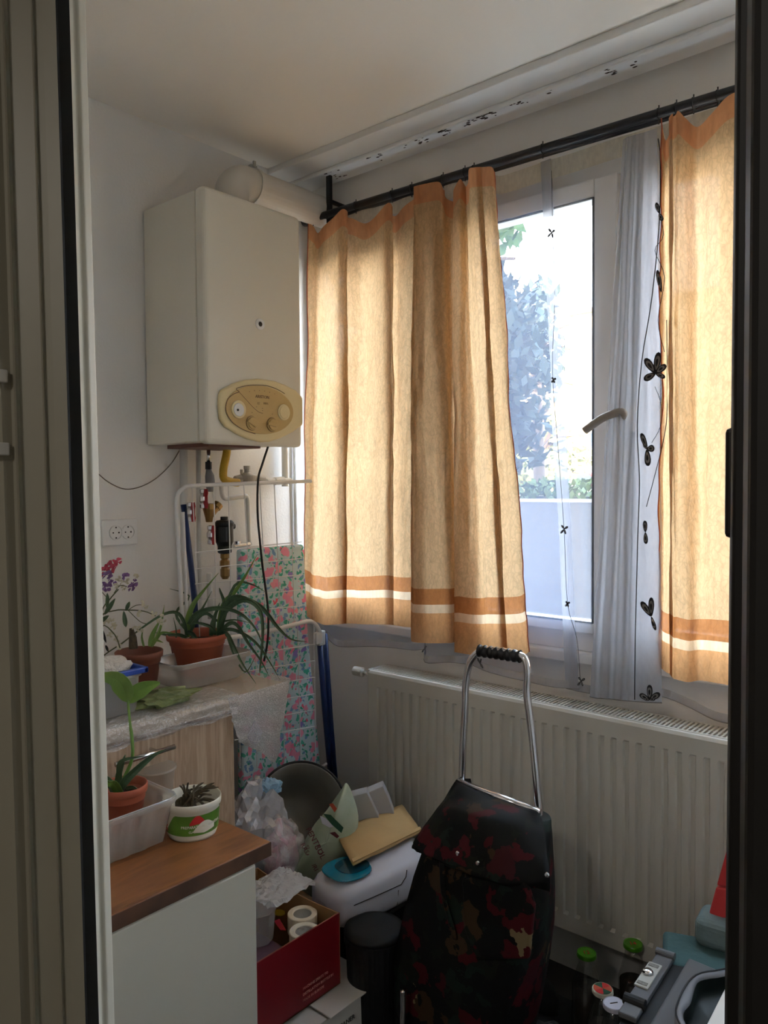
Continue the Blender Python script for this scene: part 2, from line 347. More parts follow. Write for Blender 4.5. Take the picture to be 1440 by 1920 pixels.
# flowery cover: petals, leaves and ground colour from two cell patterns
def floral():
    m = bpy.data.materials.new('flower_print'); m.use_nodes = True; N = m.node_tree; p = N.nodes['Principled BSDF']; p.inputs['Roughness'].default_value = .7
    t = N.nodes.new('ShaderNodeTexCoord'); w = N.nodes.new('ShaderNodeTexNoise'); w.inputs['Scale'].default_value = 30; N.links.new(t.outputs['Object'], w.inputs[0])
    ad = N.nodes.new('ShaderNodeVectorMath'); ad.operation = 'MULTIPLY_ADD'; N.links.new(w.outputs['Color'], ad.inputs[0]); ad.inputs[1].default_value = (.05,)*3; N.links.new(t.outputs['Object'], ad.inputs[2])
    def vor(sc, thr, cols):
        v = N.nodes.new('ShaderNodeTexVoronoi'); v.inputs['Scale'].default_value = sc; N.links.new(ad.outputs[0], v.inputs[0])
        s_ = N.nodes.new('ShaderNodeSeparateColor'); N.links.new(v.outputs['Color'], s_.inputs[0])
        r_ = N.nodes.new('ShaderNodeValToRGB'); r_.color_ramp.interpolation = 'CONSTANT'; N.links.new(s_.outputs[0], r_.inputs[0])
        for i, c in enumerate(cols):
            e = r_.color_ramp.elements[i] if i < 2 else r_.color_ramp.elements.new(.5)
            e.position = i/len(cols); e.color = (*srgb(c), 1)
        lt = N.nodes.new('ShaderNodeMath'); lt.operation = 'LESS_THAN'; lt.inputs[1].default_value = thr; N.links.new(v.outputs['Distance'], lt.inputs[0])
        return r_.outputs[0], lt.outputs[0]
    c1, f1 = vor(62, .47, [(64, 168, 144), (84, 182, 158), (120, 160, 200), (196, 218, 220)])
    c2, f2 = vor(30, .40, [(236, 130, 160), (240, 104, 124), (228, 100, 130), (150, 130, 204), (236, 150, 176), (226, 206, 130), (240, 160, 176), (60, 160, 136)])
    m1 = N.nodes.new('ShaderNodeMix'); m1.data_type = 'RGBA'; m1.inputs[6].default_value = (*srgb((196, 216, 220)), 1); N.links.new(f1, m1.inputs[0]); N.links.new(c1, m1.inputs[7])
    m2 = N.nodes.new('ShaderNodeMix'); m2.data_type = 'RGBA'; N.links.new(f2, m2.inputs[0]); N.links.new(m1.outputs[2], m2.inputs[6]); N.links.new(c2, m2.inputs[7]); N.links.new(m2.outputs[2], p.inputs['Base Color'])
    return m
M['floral'] = floral()
M['camo'].node_tree.nodes['Principled BSDF'].inputs['Specular IOR Level'].default_value = .2
M['binblack'] = mat('matt_black_plastic', (12, 12, 14), .6, spec=.3)
def lace():
    m = film('lace_pattern_plastic', (240, 240, 242), .35, .2, .5, 60, .15); N = m.node_tree
    t = N.nodes.new('ShaderNodeTexCoord'); v = N.nodes.new('ShaderNodeTexVoronoi'); v.feature = 'DISTANCE_TO_EDGE'; v.inputs['Scale'].default_value = 190; N.links.new(t.outputs['Object'], v.inputs[0])
    r_ = N.nodes.new('ShaderNodeMapRange'); r_.inputs[1].default_value = .02; r_.inputs[2].default_value = .12; r_.inputs[3].default_value = .12; r_.inputs[4].default_value = .48; N.links.new(v.outputs['Distance'], r_.inputs[0])
    for n in N.nodes:
        if n.type == 'OUTPUT_MATERIAL': e = n.inputs[0].links[0].from_node
    N.links.new(r_.outputs[0], e.inputs[0]); return m
M['lace'] = lace()
# ================================================================ STRUCTURE
H = 2.49; XR = 2.6; YD = -1.5
struct('floor', MB().box((-.2, -4.2, -.15), (XR+.1, .0, 0)), M['floor'])
struct('ceiling', MB().box((-.2, -1.62, H), (XR+.1, .07, H+.2)), M['ceil'])
struct('wall_left', MB().box((-.2, -4.2, 0), (0, .07, H)), M['wall'])
struct('wall_right', MB().box((XR, -4.2, 0), (XR+.15, .07, H)), M['wall'])
SILL = .93; HEAD = 2.27
struct('wall_window', MB().box((0, 0, -1.0), (XR, .07, SILL)), M['wall'])
struct('wall_window_top', MB().box((0, 0, HEAD), (XR, .07, H)), M['wall'])
struct('wall_window_right', MB().box((2.3, 0, SILL), (XR, .07, HEAD)), M['wall'])
# wall between the two rooms, with the doorway
JL = 1.105; JR = 1.93
struct('wall_door_left', MB().box((0, YD-.12, 0), (JL-.08, YD, H)), M['wall'])
struct('wall_door_right', MB().box((JR+.07, YD-.12, 0), (XR, YD, H)), M['wall'])
struct('wall_door_top', MB().box((JL-.08, YD-.12, 2.2), (JR+.07, YD, H)), M['wall'])
struct('wall_back', MB().box((-.2, -4.2, 0), (XR+.15, -4.05, H)), M['kitchen'])
struct('wall_kitchen_left', MB().box((.0, -4.05, 0), (.05, YD-.125, H)), M['kitchen'])
struct('ceiling_kitchen', MB().box((-.2, -4.2, H), (XR+.1, -1.62, H+.2)), M['kitchen'])
struct('wall_sun_block', MB().box((-12, -3.0, H+.21), (14, .08, 9.0)), M['build'])  # unseen upper storeys, added to keep the sun off the near yard
# dropped soffit with its chipped ridge over the curtain rod
struct('trim_1', MB().box((0, -.205, H-.022), (XR, 0, H+.001)), M['wall'], bevel=.003)
struct('trim_2', MB().box((0, -.115, H-.036), (XR, -.022, H-.02)), M['pvc'], bevel=.007, seg=3)
rnd = random.Random(3)
chips = []
for (a, b, n, s) in ((628, 322, 10, 16), (712, 290, 6, 8), (790, 262, 9, 8), (832, 243, 18, 12), (880, 224, 9, 12), (905, 213, 18, 16), (975, 188, 6, 12), (1028, 165, 2, 2), (1148, 130, 12, 13), (1190, 114, 4, 6), (755, 272, 2, 5), (690, 296, 2, 4)):
    for k in range(n): chips.append((a+rnd.gauss(0, s*.7), b+rnd.gauss(0, 3), rnd.uniform(.0015, .0055)))
ch = MB()
for (a, b, s) in chips:
    p = W(a, b+3+rnd.uniform(-4, 5), Z=H-.0365); p.y = max(min(p.y, -.030), -.108)
    n = 6; e = rnd.uniform(.4, 1); an = rnd.uniform(0, 3)
    ch.prism([p+V3(math.cos(an+q*6.283/n)*s*1.6*rnd.uniform(.6, 1.2), math.sin(an+q*6.283/n)*s*e*rnd.uniform(.6, 1.2), -.0008) for q in range(n)], (0, 0, .0006))
o = struct('trim_3', ch, M['paint_chip'])
# window: frame, mullions, sashes, panes
WY0, WY1 = -.012, .058
def bar(x0, x1, z0, z1, y0=WY0, y1=WY1): return MB().box((x0, y0, z0), (x1, y1, z1))
wn = struct('window_1', bar(.0, 2.3, SILL, SILL+.055), M['pvc'], bevel=.004, org=(1.4, .02, SILL))
for nm, a in (('frame_rail', (0, 2.3, HEAD-.05, HEAD)), ('frame_stile', (.0, .012, SILL+.055, HEAD-.05)), ('frame_stile', (.60, .655, SILL+.055, HEAD-.05)), ('frame_stile', (1.185, 1.245, SILL+.055, HEAD-.05)), ('frame_stile', (1.80, 1.86, SILL+.055, HEAD-.05))):
    obj(nm, bar(*a), M['pvc'], wn, bevel=.004)
for (x0, x1) in ((.012, .60), (.655, 1.185), (1.245, 1.80), (1.86, 2.3)):  # last sash is unseen, added to let more daylight in
    z0, z1 = SILL+.055, HEAD-.05; t = .058
    if x0 == .655: xg0, xg1 = .735, 1.12
    elif x0 == .012: xg0, xg1 = .032, .54
    else: xg0, xg1 = x0+t, x1-t
    s_ = MB(); s_.box((x0, -.035, z0), (xg0, .03, z1)); s_.box((xg1, -.035, z0), (x1, .03, z1)); s_.box((xg0, -.035, z1-.05), (xg1, .03, z1)); s_.box((xg0, -.035, z0), (xg1, .03, z0+.03))
    sh = obj('window_sash', s_, M['pvc'], wn, bevel=.004)
    g = MB(); r_ = .004
    for q in ((xg0, z0+.03, xg0+r_, z1-.05), (xg1-r_, z0+.03, xg1, z1-.05), (xg0, z1-.05-r_, xg1, z1-.05), (xg0, z0+.03, xg1, z0+.03+r_)): g.box((q[0], -.037, q[1]), (q[2], -.03, q[3]))
    obj('gasket', g, M['gasket'], sh)
    obj('pane', MB().box((xg0, .008, z0+.03), (xg1, .013, z1-.05)), M['pane'], sh)
hp = W(1180, 783, Y=-.05); hb = MB(); hb.cbox(hp+V3(0, .008, 0), (.03, .014, .08))
hd = obj('window_handle', hb, M['pvc'], wn, bevel=.006)
hl = smooth_path([hp, hp+V3(0, -.03, 0), W(1165, 772, Y=-.09), W(1130, 784, Y=-.092), W(1096, 808, Y=-.092)], 5)
obj('lever', MB().tube(hl, [.009]*len(hl), 10, flat=1.2), mat('grey_lever', (150, 142, 134), .4), hd, smooth=True)
# window board
struct('trim_4', MB().box((0, -.045, SILL-.03), (1.86, 0, SILL)), M['pvc'], bevel=.004)
# doorway frame
TL = math.tan(R(.92))
def vprism(poly, z0, z1, tilt=0):
    mb = MB(); n = len(poly); vs = [V3(x+tilt*(1.3-z0)*1, y, z0) for x, y in poly]+[V3(x+tilt*(1.3-z1), y, z1) for x, y in poly]
    mb.add(vs, [tuple(range(n))[::-1], tuple(range(n, 2*n))]+[(i, (i+1) % n, n+(i+1) % n, n+i) for i in range(n)]); return mb
def JX(px, y): return W(px, 960, Y=y).x
x0 = JX(172, -1.50)
lf = vprism([(x0-.06, -1.52), (JX(153, -1.52), -1.52), (x0-.004, -1.503), (x0, -1.497), (x0-.004, -1.485), (x0-.06, -1.485)], 0, 2.35, TL)
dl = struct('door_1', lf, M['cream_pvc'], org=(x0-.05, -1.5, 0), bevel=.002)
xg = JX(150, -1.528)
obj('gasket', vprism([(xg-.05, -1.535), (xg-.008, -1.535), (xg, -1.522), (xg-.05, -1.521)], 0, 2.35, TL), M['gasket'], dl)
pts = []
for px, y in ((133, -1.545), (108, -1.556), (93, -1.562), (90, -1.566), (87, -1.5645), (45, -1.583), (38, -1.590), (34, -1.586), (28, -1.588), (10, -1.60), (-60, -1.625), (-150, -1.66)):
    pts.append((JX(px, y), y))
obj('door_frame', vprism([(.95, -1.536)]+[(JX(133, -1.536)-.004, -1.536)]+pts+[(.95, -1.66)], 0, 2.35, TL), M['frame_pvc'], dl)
obj('rebate', vprism([(JX(137, -1.534)-.01, -1.545), (JX(137, -1.534), -1.545), (JX(139, -1.532), -1.533), (JX(137, -1.534)-.01, -1.533)], 0, 2.35, TL), M['gasket'], dl)
sp_ = W(0, 772, Y=-1.60); xk = JX(16, -1.592)
k_ = MB(); 
for zz, hh in ((W(8, 704, Y=-1.6).z, .016), (W(8, 842, Y=-1.6).z, .016)): k_.cbox((JX(4, -1.6)+.004, -1.603, zz), (.014, .02, hh))
k_.cbox((JX(2, -1.6)-.002, -1.602, (W(8, 704, Y=-1.6).z+W(8, 842, Y=-1.6).z)/2), (.006, .022, .085))
obj('strike_plate', k_, M['alu'], dl, bevel=.002)
# dark leaf edge on the right
dr = struct('door_2', vprism([(JX(1368, -1.50), -1.50), (JX(1372, -1.53), -1.53), (2.05, -1.53), (2.05, -1.49), (JX(1368, -1.50)+.004, -1.49)], 0, 2.35, -math.tan(R(.15))), M['darkdoor'], org=(1.95, -1.5, 0), bevel=.002)
obj('door_edge', vprism([(JX(1392, -1.535), -1.535), (JX(1402, -1.62), -1.62), (2.09, -1.62), (2.09, -1.531)], 0, 2.35, 0), M['darkdoor'], dr, bevel=.004)
obj('hinge', MB().box((JX(1361, -1.50), -1.505, W(1365, 1008, Y=-1.5).z), (JX(1361, -1.5)+.02, -1.49, W(1365, 803, Y=-1.5).z)), M['black'], dr, bevel=.003)
# ================================================================ RADIATOR
rad = thing('radiator', (1.15, -.08, .19), 'white ribbed panel radiator on the wall under the window', 'radiator')
RX0, RX1, RZ0, RZ1, RYF, RYB = .378, 1.98, .19, .797, -.13, -.03
pitch = .0333; fx = []
n = int((RX1-RX0-.05)/pitch); xs = [RX0]; rows = []
prof = [(0, 0), (.008, 0), (.0115, 1), (.0215, 1), (.025, 0)]
cols = [(RX0, 0)]
for i in range(n):
    for (dx, d) in prof: cols.append((RX0+.028+i*pitch+dx, d))
cols.append((RX1, 0))
zr = [(RZ0, 0), (RZ0+.042, 0), (RZ0+.05, 1), (RZ1-.058, 1), (RZ1-.052, 0), (RZ1-.012, 0)]
for z, g in zr: rows.append([V3(x, RYF+.007*d*g, z) for x, d in cols])
rows.append([V3(x, RYF+.004, RZ1-.004) for x, d in cols]); rows.append([V3(x, RYF+.010, RZ1) for x, d in cols])
obj('front_panel', MB().grid(rows), M['rad'], rad, smooth=False)
obj('back_panel', MB().box((RX0+.01, RYB-.012, RZ0), (RX1-.01, RYB, RZ1-.03)), M['rad'], rad)
for x in (RX0, RX1): obj('side_cover', MB().box((x-.004, RYF+.002, RZ0+.01), (x+.004, RYB, RZ1)), M['rad'], rad, bevel=.002)
g = MB(); g.box((RX0, RYF+.008, RZ1-.003), (RX1, RYF+.016, RZ1)); g.box((RX0, RYB-.008, RZ1-.003), (RX1, RYB, RZ1)); g.box((RX0, -.083, RZ1-.004), (RX1, -.079, RZ1-.001))
x = RX0+.01
while x < RX1-.01: g.box((x, RYF+.014, RZ1-.004), (x+.0055, RYB-.006, RZ1)); x += .0115
obj('top_grille', g, M['rad'], rad, kind='stuff')
vc = W(673, 1259, Y=-.09)
obj('valve_cap', MB().lathe([(.0, -.022), (.014, -.022), (.016, -.018), (.016, .018), (.010, .022), (.007, .024), (.007, .04)], vc, Matrix.Rotation(R(90), 4, 'Y')), M['rad'], rad, smooth=False, bevel=.002)
# ================================================================ BOILER
BX, BY0, BY1, BZ0, BZ1 = .30, -.702, -.338, 1.518, 2.222
bo = thing('boiler', (.15, -.52, BZ0), 'white wall-hung gas boiler with a tan oval control panel', 'boiler')
obj('casing', MB().box((0.004, BY0+.004, BZ0+.006), (BX-.045, BY1-.004, BZ1-.004)), M['boiler'], bo, bevel=.004)
obj('front_cover', MB().box((BX-.043, BY0, BZ0), (BX, BY1, BZ1)), M['boiler'], bo, bevel=.014, seg=4)
obj('bottom_plate', MB().box((.04, BY0+.05, BZ0-.005), (BX-.06, BY1-.12, BZ0+.006)), mat('copper_brown', (96, 58, 50), .5), bo)
def bp(zx, zy, x=BX): return W(390+zx/7.2, 690+zy/7.2, X=x)
out = [(120, 370), (145, 300), (300, 215), (480, 162), (640, 148), (850, 175), (1000, 228), (1150, 305), (1250, 405), (1265, 560), (1255, 770), (1110, 870), (950, 950), (800, 1000), (680, 1005), (500, 960), (350, 890), (200, 795), (130, 690), (115, 530)]
cp = obj('control_panel', MB().prism([V3(q.x, min(q.y, BY1-.008), q.z) for q in (bp(a, b, BX-.002) for a, b in out)], (.014, 0, 0)), M['cream'], bo, bevel=.006, seg=3)
inn = []
for k in range(36):
    q = k*math.pi/18; inn.append((690+math.cos(q)*455, 565+math.sin(q)*325+math.cos(q)*40))
obj('dial_plate', MB().prism([bp(a, b, BX+.0125) for a, b in inn], (.003, 0, 0)), M['tan'], cp, bevel=.001)
br = mat('brown_line', (96, 64, 44), .6)
arc = [(640, 888), (480, 835), (330, 735), (250, 620), (235, 530), (270, 420), (350, 350), (420, 322), (385, 290), (400, 270), (520, 238), (650, 230), (800, 240), (930, 285), (1035, 345)]
obj('panel_line', MB().tube(smooth_path([bp(a, b, BX+.0158) for a, b in arc], 4), .0009, 6), br, cp)
obj('panel_line', MB().tube(smooth_path([bp(a, b, BX+.0158) for a, b in [(420, 322), (500, 410), (600, 520), (680, 590), (740, 612)]], 4), .0005, 5), br, cp)
MY = Matrix.Rotation(R(90), 4, 'Y')
def dial(zx, zy, r, m, name, h=.010, **k): return obj(name, MB().lathe([(r, 0), (r, h*.8), (r*.92, h), (0, h)], bp(zx, zy, BX+.0155), MY, seg=24), m, cp, smooth=False, bevel=.0008, **k)
dial(410, 560, .0260, M['cream'], 'dial_rim', .004); dial(405, 565, .0190, M['pvc'], 'pressure_gauge', .006); dial(385, 568, .0035, M['black'], 'needle', .008)
dial(1018, 600, .0240, M['cream'], 'dial_rim', .004); dial(1018, 600, .0195, M['cream'], 'round_cap', .006)
for a, b in ((590, 745), (865, 765)):
    dial(a, b, .0215, br, 'knob_gap', .0008); dial(a, b, .0205, M['tan'], 'knob_base', .004); dial(a, b, .0175, M['tan'], 'knob', .009)
    c = bp(a, b, BX+.026); obj('knob_grip', MB().cbox(c, (.006, .032, .008), 0, Matrix.Rotation(R(-28 if a < 700 else -10), 4, 'X')), M['tan'], cp, bevel=.001)
dots = MB()
for a, b in ((560, 320), (628, 305), (694, 305), (764, 312), (832, 328), (900, 350), (595, 602), (868, 622), (735, 575), (735, 545), (655, 525)): dots.lathe([(.0011, 0), (.0011, .0006), (0, .0006)], bp(a, b, BX+.0153), MY, seg=8)
obj('indicator_marks', dots, br, cp, kind='stuff')
yd = V3(0, 1, 0); zd = V3(0, 0, 1)
text('lettering', 'ARISTON', .0125, bp(735, 392, BX+.0158), yd, zd, br, cp)
text('lettering', '22', .010, bp(682, 478, BX+.0158), yd, zd, mat('tan_print', (170, 140, 92), .6), cp); text('lettering', 'MFFI', .009, bp(780, 482, BX+.0158), yd, zd, mat('tan_print_dark', (150, 118, 76), .6), cp)
sg = obj('sight_glass', MB().lathe([(.0165, 0), (.0165, .003), (.013, .004), (.0075, .003), (0, .003)], W(487, 608, X=BX), MY, seg=24), M['pvc'], bo, smooth=True)
obj('peephole', MB().lathe([(.0072, .0032), (.006, .0045), (0, .0045)], W(487, 608, X=BX), MY, seg=20), M['black'], bo)
# flue
fl = thing('flue_pipe', (.14, -.52, BZ1), 'grey enamelled flue elbow and pipe running from boiler top to the window wall', 'flue pipe')
rr = .053
f1_, f2_ = W(474, 352, X=.12), W(592, 392, X=.12); fz_ = (f1_.z+f2_.z)/2; yy = f1_.y-.055; cz = fz_
obj('elbow', MB().tube([V3(.12, yy-.03, BZ1)] + [V3(.12, yy+.025-.055*math.cos(R(a)), fz_-.05+.05*math.sin(R(a))) for a in range(0, 91, 15)]+[V3(.12, yy+.06, fz_)], rr, 28), M['flue'], fl, smooth=True)
pe = V3(.12, -.005, fz_)
obj('pipe', MB().tube([V3(.12, yy+.055, fz_), pe], rr*.97, 28), M['flue'], fl, smooth=False)
cl = obj('clamp', MB().tube([V3(.12, yy+.05, fz_), V3(.12, yy+.062, fz_)], rr+.004, 28), M['flue'], fl)
obj('clamp_screw', MB().cbox((.12, yy+.056, fz_+rr+.008), (.014, .026, .012)).cbox((.135, yy+.05, fz_+rr+.012), (.006, .01, .02)), M['alu'], cl, bevel=.001)
# socket and cable
so = thing('power_socket', W(223, 1022, X=0), 'white double power socket on the left wall', 'socket')
c = W(223, 998, X=0)
obj('cover_frame', MB().box((0.0, c.y-.058, c.z-.038), (.012, c.y+.055, c.z+.038)), M['pvc'], so, bevel=.004)
for dy in (-.017, .022):
    s_ = obj('socket_cup', MB().lathe([(.0215, 0), (.0215, .004), (.0190, .0045), (.0180, .0012), (0, .0012)], V3(.012, c.y+dy, c.z), MY, seg=28), M['pvc'], so, smooth=False)
    obj('contact', MB().lathe([(.0022, 0), (.0022, .001), (0, .001)], V3(.0128, c.y+dy-.009, c.z), MY, seg=8).lathe([(.0026, 0), (.0026, .001), (0, .001)], V3(.0128, c.y+dy+.009, c.z), MY, seg=8).box((.0105, c.y+dy-.002, c.z+.013), (.014, c.y+dy+.002, c.z+.017)).box((.0105, c.y+dy-.002, c.z-.017), (.014, c.y+dy+.002, c.z-.013)), M['gasket'], s_)
cb = smooth_path([W(40, 560, X=.012), W(90, 740, X=.012), W(130, 820, X=.012), W(150, 850, X=.012), W(178, 882, X=.012), W(205, 905, X=.012), W(235, 917, X=.012), W(265, 912, X=.012), W(295, 895, X=.012), W(322, 868, X=.012), W(340, 838, X=.012)], 6)
tag(obj('thin_cable', MB().tube(cb, .0016, 6), M['cable'], smooth=True), 'thin grey cable sagging along the wall from boiler to the left', 'cable')
# ---------------- pipes and fittings under the boiler
PXX = .09
def pipe(pts, r, m, label, cat='pipe', name='pipe', x=PXX, group=None, seg=12):
    P_ = [W(a, b, X=x) if not isinstance(a, Vector) else a for a, b in pts]
    return tag(obj(name, MB().tube(smooth_path(P_, 4) if len(P_) > 2 else P_, r, seg), m, smooth=True), label, cat, group)
pipe([(344, 834), (348, 1200)], .0125, M['pipe'], 'thickest white heating pipe at the left below the boiler', x=.03)
pipe([(372, 834), (374, 1180)], .0078, M['pipe'], 'thin white pipe running down beside the blue pole', x=.035)
pipe([(392, 1075), (395, 1160)], .009, M['pipe'], 'short white pipe below the lower red valve', x=.05)
pipe([(415, 905), (418, 930), (428, 934), (455, 931), (464, 938), (466, 1000), (468, 1022)], .0085, M['pipe'], 'white pipe bending from the gas cock down to the tap', x=.03)
pipe([(534, 834), (535, 892), (535, 912)], .0125, M['pipe'], 'white pipe under the right corner of the boiler', x=.03)
pipe([(553, 834), (556, 1050)], .008, M['pipe'], 'thin white pipe beside the window corner', x=.012)
pipe([(427, 833), (424, 855), (419, 880), (420, 897), (432, 903), (447, 905)], .0125, M['yellow'], 'yellow corrugated gas hose bending under the boiler', 'hose', 'gas_hose', x=.10)
pipe([(503, 836), (492, 870), (484, 900), (483, 960), (487, 1010), (492, 1060), (499, 1110), (503, 1150), (502, 1200), (495, 1240)], .0035, M['black'], 'black power cable hanging from the boiler past the drying rack', 'cable', 'power_cable', x=.215)
fx_ = thing('braided_hose', W(393, 905, X=.07), 'chrome braided connector above the upper red valve handle', 'connector')
obj('hose', MB().tube([W(391, 842, X=.07), W(391, 868, X=.07)], .006, 10), M['chrome'], fx_, smooth=True)
obj('braid', MB().tube([W(391, 880, X=.07), W(393, 892, X=.07), W(394, 905, X=.07), W(394, 922, X=.07)], [.008, .014, .015, .010], 12), M['steel'], fx_, smooth=True)
obj('nut', MB().tube([W(391, 866, X=.07), W(391, 880, X=.07)], .010, 6), M['gasket'], fx_)
def valve(px, py, label, s=1.0, x=.075):
    c = W(px, py, X=x); t = thing('ball_valve', c, label, 'valve')
    obj('valve_body', MB().lathe([(.007, -.03), (.011, -.028), (.011, -.018), (.009, -.014), (.013, -.006), (.013, .006), (.009, .014), (.011, .018), (.011, .028), (.007, .03)], c, seg=10), M['chrome'], t)
    p = [c+V3(.014, .0, z) for z in (-.03, -.018, -.008, .008, .018, .03)]
    obj('handle', MB().tube(p, [.008, .011, .008, .008, .011, .008], 8, flat=.45), M['red'], t, smooth=True)
    return t
valve(381, 935, 'chrome ball valve with red handle just under the rack rail')
valve(357, 960, 'chrome ball valve with red handle beside the blue pole', x=.05)
valve(395, 1003, 'chrome ball valve with red handle below the brass strainer')
st = thing('strainer', W(393, 985, X=.075), 'brass Y-shaped strainer between the red valve handles', 'strainer')
c = W(392, 962, X=.075)
obj('strainer_body', MB().lathe([(.010, .030), (.019, .028), (.019, .012), (.016, .0), (.013, -.012), (.010, -.028)], c, seg=12), M['brass'], st)
obj('strainer_branch', MB().tube([c+V3(0, -.0, -.01), c+V3(0, .032, .022)], [.012, .013], 10), M['brass'], st)
obj('branch_cap', MB().tube([c+V3(0, .026, .016), c+V3(0, .037, .027)], .016, 8), M['brass'], st)
ft = thing('water_filter', W(421, 1085, X=.10), 'black cylindrical water filter with brass fittings under the boiler', 'filter')
c = W(421, 1008, X=.10)
obj('filter_body', MB().lathe([(.012, .066), (.012, .056), (.024, .054), (.031, .046), (.031, .038), (.028, .036), (.028, -.012), (.022, -.026), (.022, -.046), (.016, -.05)], c, seg=24), M['black'], ft, smooth=False, bevel=.0015)
obj('filter_plug', MB().tube([c+V3(0, .02, .034), c+V3(0, .038, .034)], .009, 10), M['black'], ft)
obj('brass_fitting', MB().lathe([(.012, -.048), (.014, -.052), (.014, -.064), (.010, -.068), (.016, -.074), (.016, -.090), (.011, -.094), (.015, -.1), (.015, -.12), (.009, -.13)], c, seg=8), M['brass'], ft)
gv = thing('gas_cock', W(465, 925, X=.07), 'grey metal gas cock with pressure plugs level with the rack rail', 'valve')
c = W(463, 893, X=.07)
obj('regulator_body', MB().lathe([(.012, -.024), (.026, -.018), (.030, -.004), (.030, .002), (.012, .012)], c+V3(0, .0, 0), seg=20), M['alu'], gv)
obj('cock_barrel', MB().tube([c+V3(0, -.05, -.008), c+V3(0, -.03, -.008), c+V3(0, .05, -.008), c+V3(0, .075, -.008)], [.009, .013, .013, .008], 10), M['alu'], gv)
obj('test_plug', MB().lathe([(.009, .008), (.009, .022), (.011, .024), (.011, .034), (0, .034)], c, seg=10), M['alu'], gv); obj('test_plug', MB().lathe([(.005, .008), (.005, .022), (0, .022)], c+V3(0, -.022, 0), seg=8), M['alu'], gv)
tp = thing('drain_tap', W(447, 1030, X=.08), 'small chrome tap beside the black filter', 'tap')
c = W(447, 1024, X=.08)
obj('tap_body', MB().tube([c+V3(0, -.02, 0), c+V3(0, .045, .004)], .0075, 10), M['chrome'], tp); obj('tap_knob', MB().lathe([(.006, 0), (.011, .004), (.011, .012), (0, .014)], c+V3(0, -.004, .004), seg=10), M['chrome'], tp)
jt = tag(obj('pipe_coupling', MB().tube([W(500, 903, X=.06), W(513, 902, X=.06), W(515, 902, X=.06), W(531, 901, X=.06), W(533, 901, X=.06), W(545, 901, X=.06)], [.010, .010, .014, .014, .009, .009], 10), M['pipe']), 'white horizontal pipe coupling behind the rack rail', 'coupling')
# ================================================================ DRYING RACK (plane parallel to the left wall)
RKX = .19
rk = thing('drying_rack', W(470, 1450, X=RKX), 'white wire clothes drying rack folded upright under the boiler', 'drying rack')
def rp(a, b, dx=0): return W(a, b, X=RKX+dx)
obj('frame_tube', MB().tube(smooth_path([rp(352, 1440), rp(343, 1200), rp(336, 1050), rp(331, 960), rp(333, 930), rp(342, 917), rp(360, 911), rp(450, 907), rp(560, 903), rp(583, 902)], 6), .0062, 10), M['wire'], rk, smooth=True)
obj('frame_tube', MB().tube(smooth_path([rp(366, 1440), rp(352, 1200), rp(347, 1060), rp(343, 960)], 4), .0048, 8), M['wire'], rk, smooth=True)
obj('frame_tube', MB().tube(smooth_path([rp(360, 1206), rp(430, 1196), rp(500, 1184), rp(560, 1169), rp(580, 1165), rp(592, 1172), rp(600, 1186)], 5), .0075, 10), M['wire'], rk, smooth=True)
obj('frame_tube', MB().tube(smooth_path([rp(585, 1442), rp(598, 1440), rp(612, 1432)], 4), .005, 8), M['wire'], rk, smooth=True)
obj('corner_bracket', MB().cbox(rp(597, 1196), (.014, .03, .04)), M['wire'], rk, bevel=.003)
for (a0, b0, a1, b1) in ((360, 912, 375, 1206), (401, 909, 404, 1200), (428, 907, 433, 1196), (457, 906, 471, 1190), (487, 905, 499, 1186), (514, 905, 526, 1180), (543, 904, 552, 1172)):
    obj('wire', MB().tube([rp(a0, b0), rp((a0+a1)/2+1, (b0+b1)/2), rp(a1, b1)], .0016, 5), M['wire'], rk)
for (b0, b1) in ((1036, 1016), (1067, 1047), (1095, 1078), (1125, 1106), (1155, 1136)):
    obj('wire', MB().tube([rp(366, b0, .004), rp(566, b1, .004)], .0016, 5), M['wire'], rk)
for (a0, b0, a1, b1) in ((450, 1192, 450, 1440), (480, 1190, 482, 1440), (508, 1182, 510, 1440), (532, 1176, 533, 1440), (558, 1170, 564, 1440), (588, 1172, 592, 1440)):
    obj('wire', MB().tube([rp(a0, b0, .006), rp(a1, b1, .006)], .0018, 5), M['wire'], rk)
for (b0, b1) in ((1232, 1208), (1262, 1239), (1294, 1270), (1327, 1301), (1358, 1331), (1388, 1362)):
    obj('wire', MB().tube([rp(440, b0, .010), rp(590, b1, .010)], .0018, 5), M['wire'], rk)
# ironing board, flowery cover and navy legs
ib = thing('ironing_board', W(515, 1450, X=.15), 'upright ironing board with bright flower-print cover behind the drying rack', 'ironing board')
quad = [W(441, 1030, X=.12), W(560, 1020, X=.12), W(568, 1190, X=.12), W(594, 1460, X=.12), W(594, 1560, X=.12), W(445, 1580, X=.12)]
obj('padded_cover', MB().prism(quad, (.03, 0, 0)), M['floral'], ib, bevel=.01, seg=3)
for k, (a, b, a2, b2, y) in enumerate(((598, 1190, 620, 1456, -.13), (609, 1188, 633, 1520, -.10))):
    obj('leg', MB().tube([W(a, b, Y=y), W((a+a2)/2-1, (b+b2)/2, Y=y), W(a2, b2, Y=y), ], .0115, 10, flat=.6), M['navy'], ib, smooth=True)
obj('leg_hinge', MB().cbox(W(601, 1196, Y=-.13), (.02, .03, .05)), M['alu'], ib, bevel=.003)
tag(obj('blue_pole', MB().tube([W(344, 946, X=.14), W(357, 1050, X=.14), W(372, 1200, X=.14), W(380, 1300, X=.14)], .0085, 12), M['navy'], smooth=True), 'navy blue metal pole leaning behind the spiky aloe plant', 'pole')
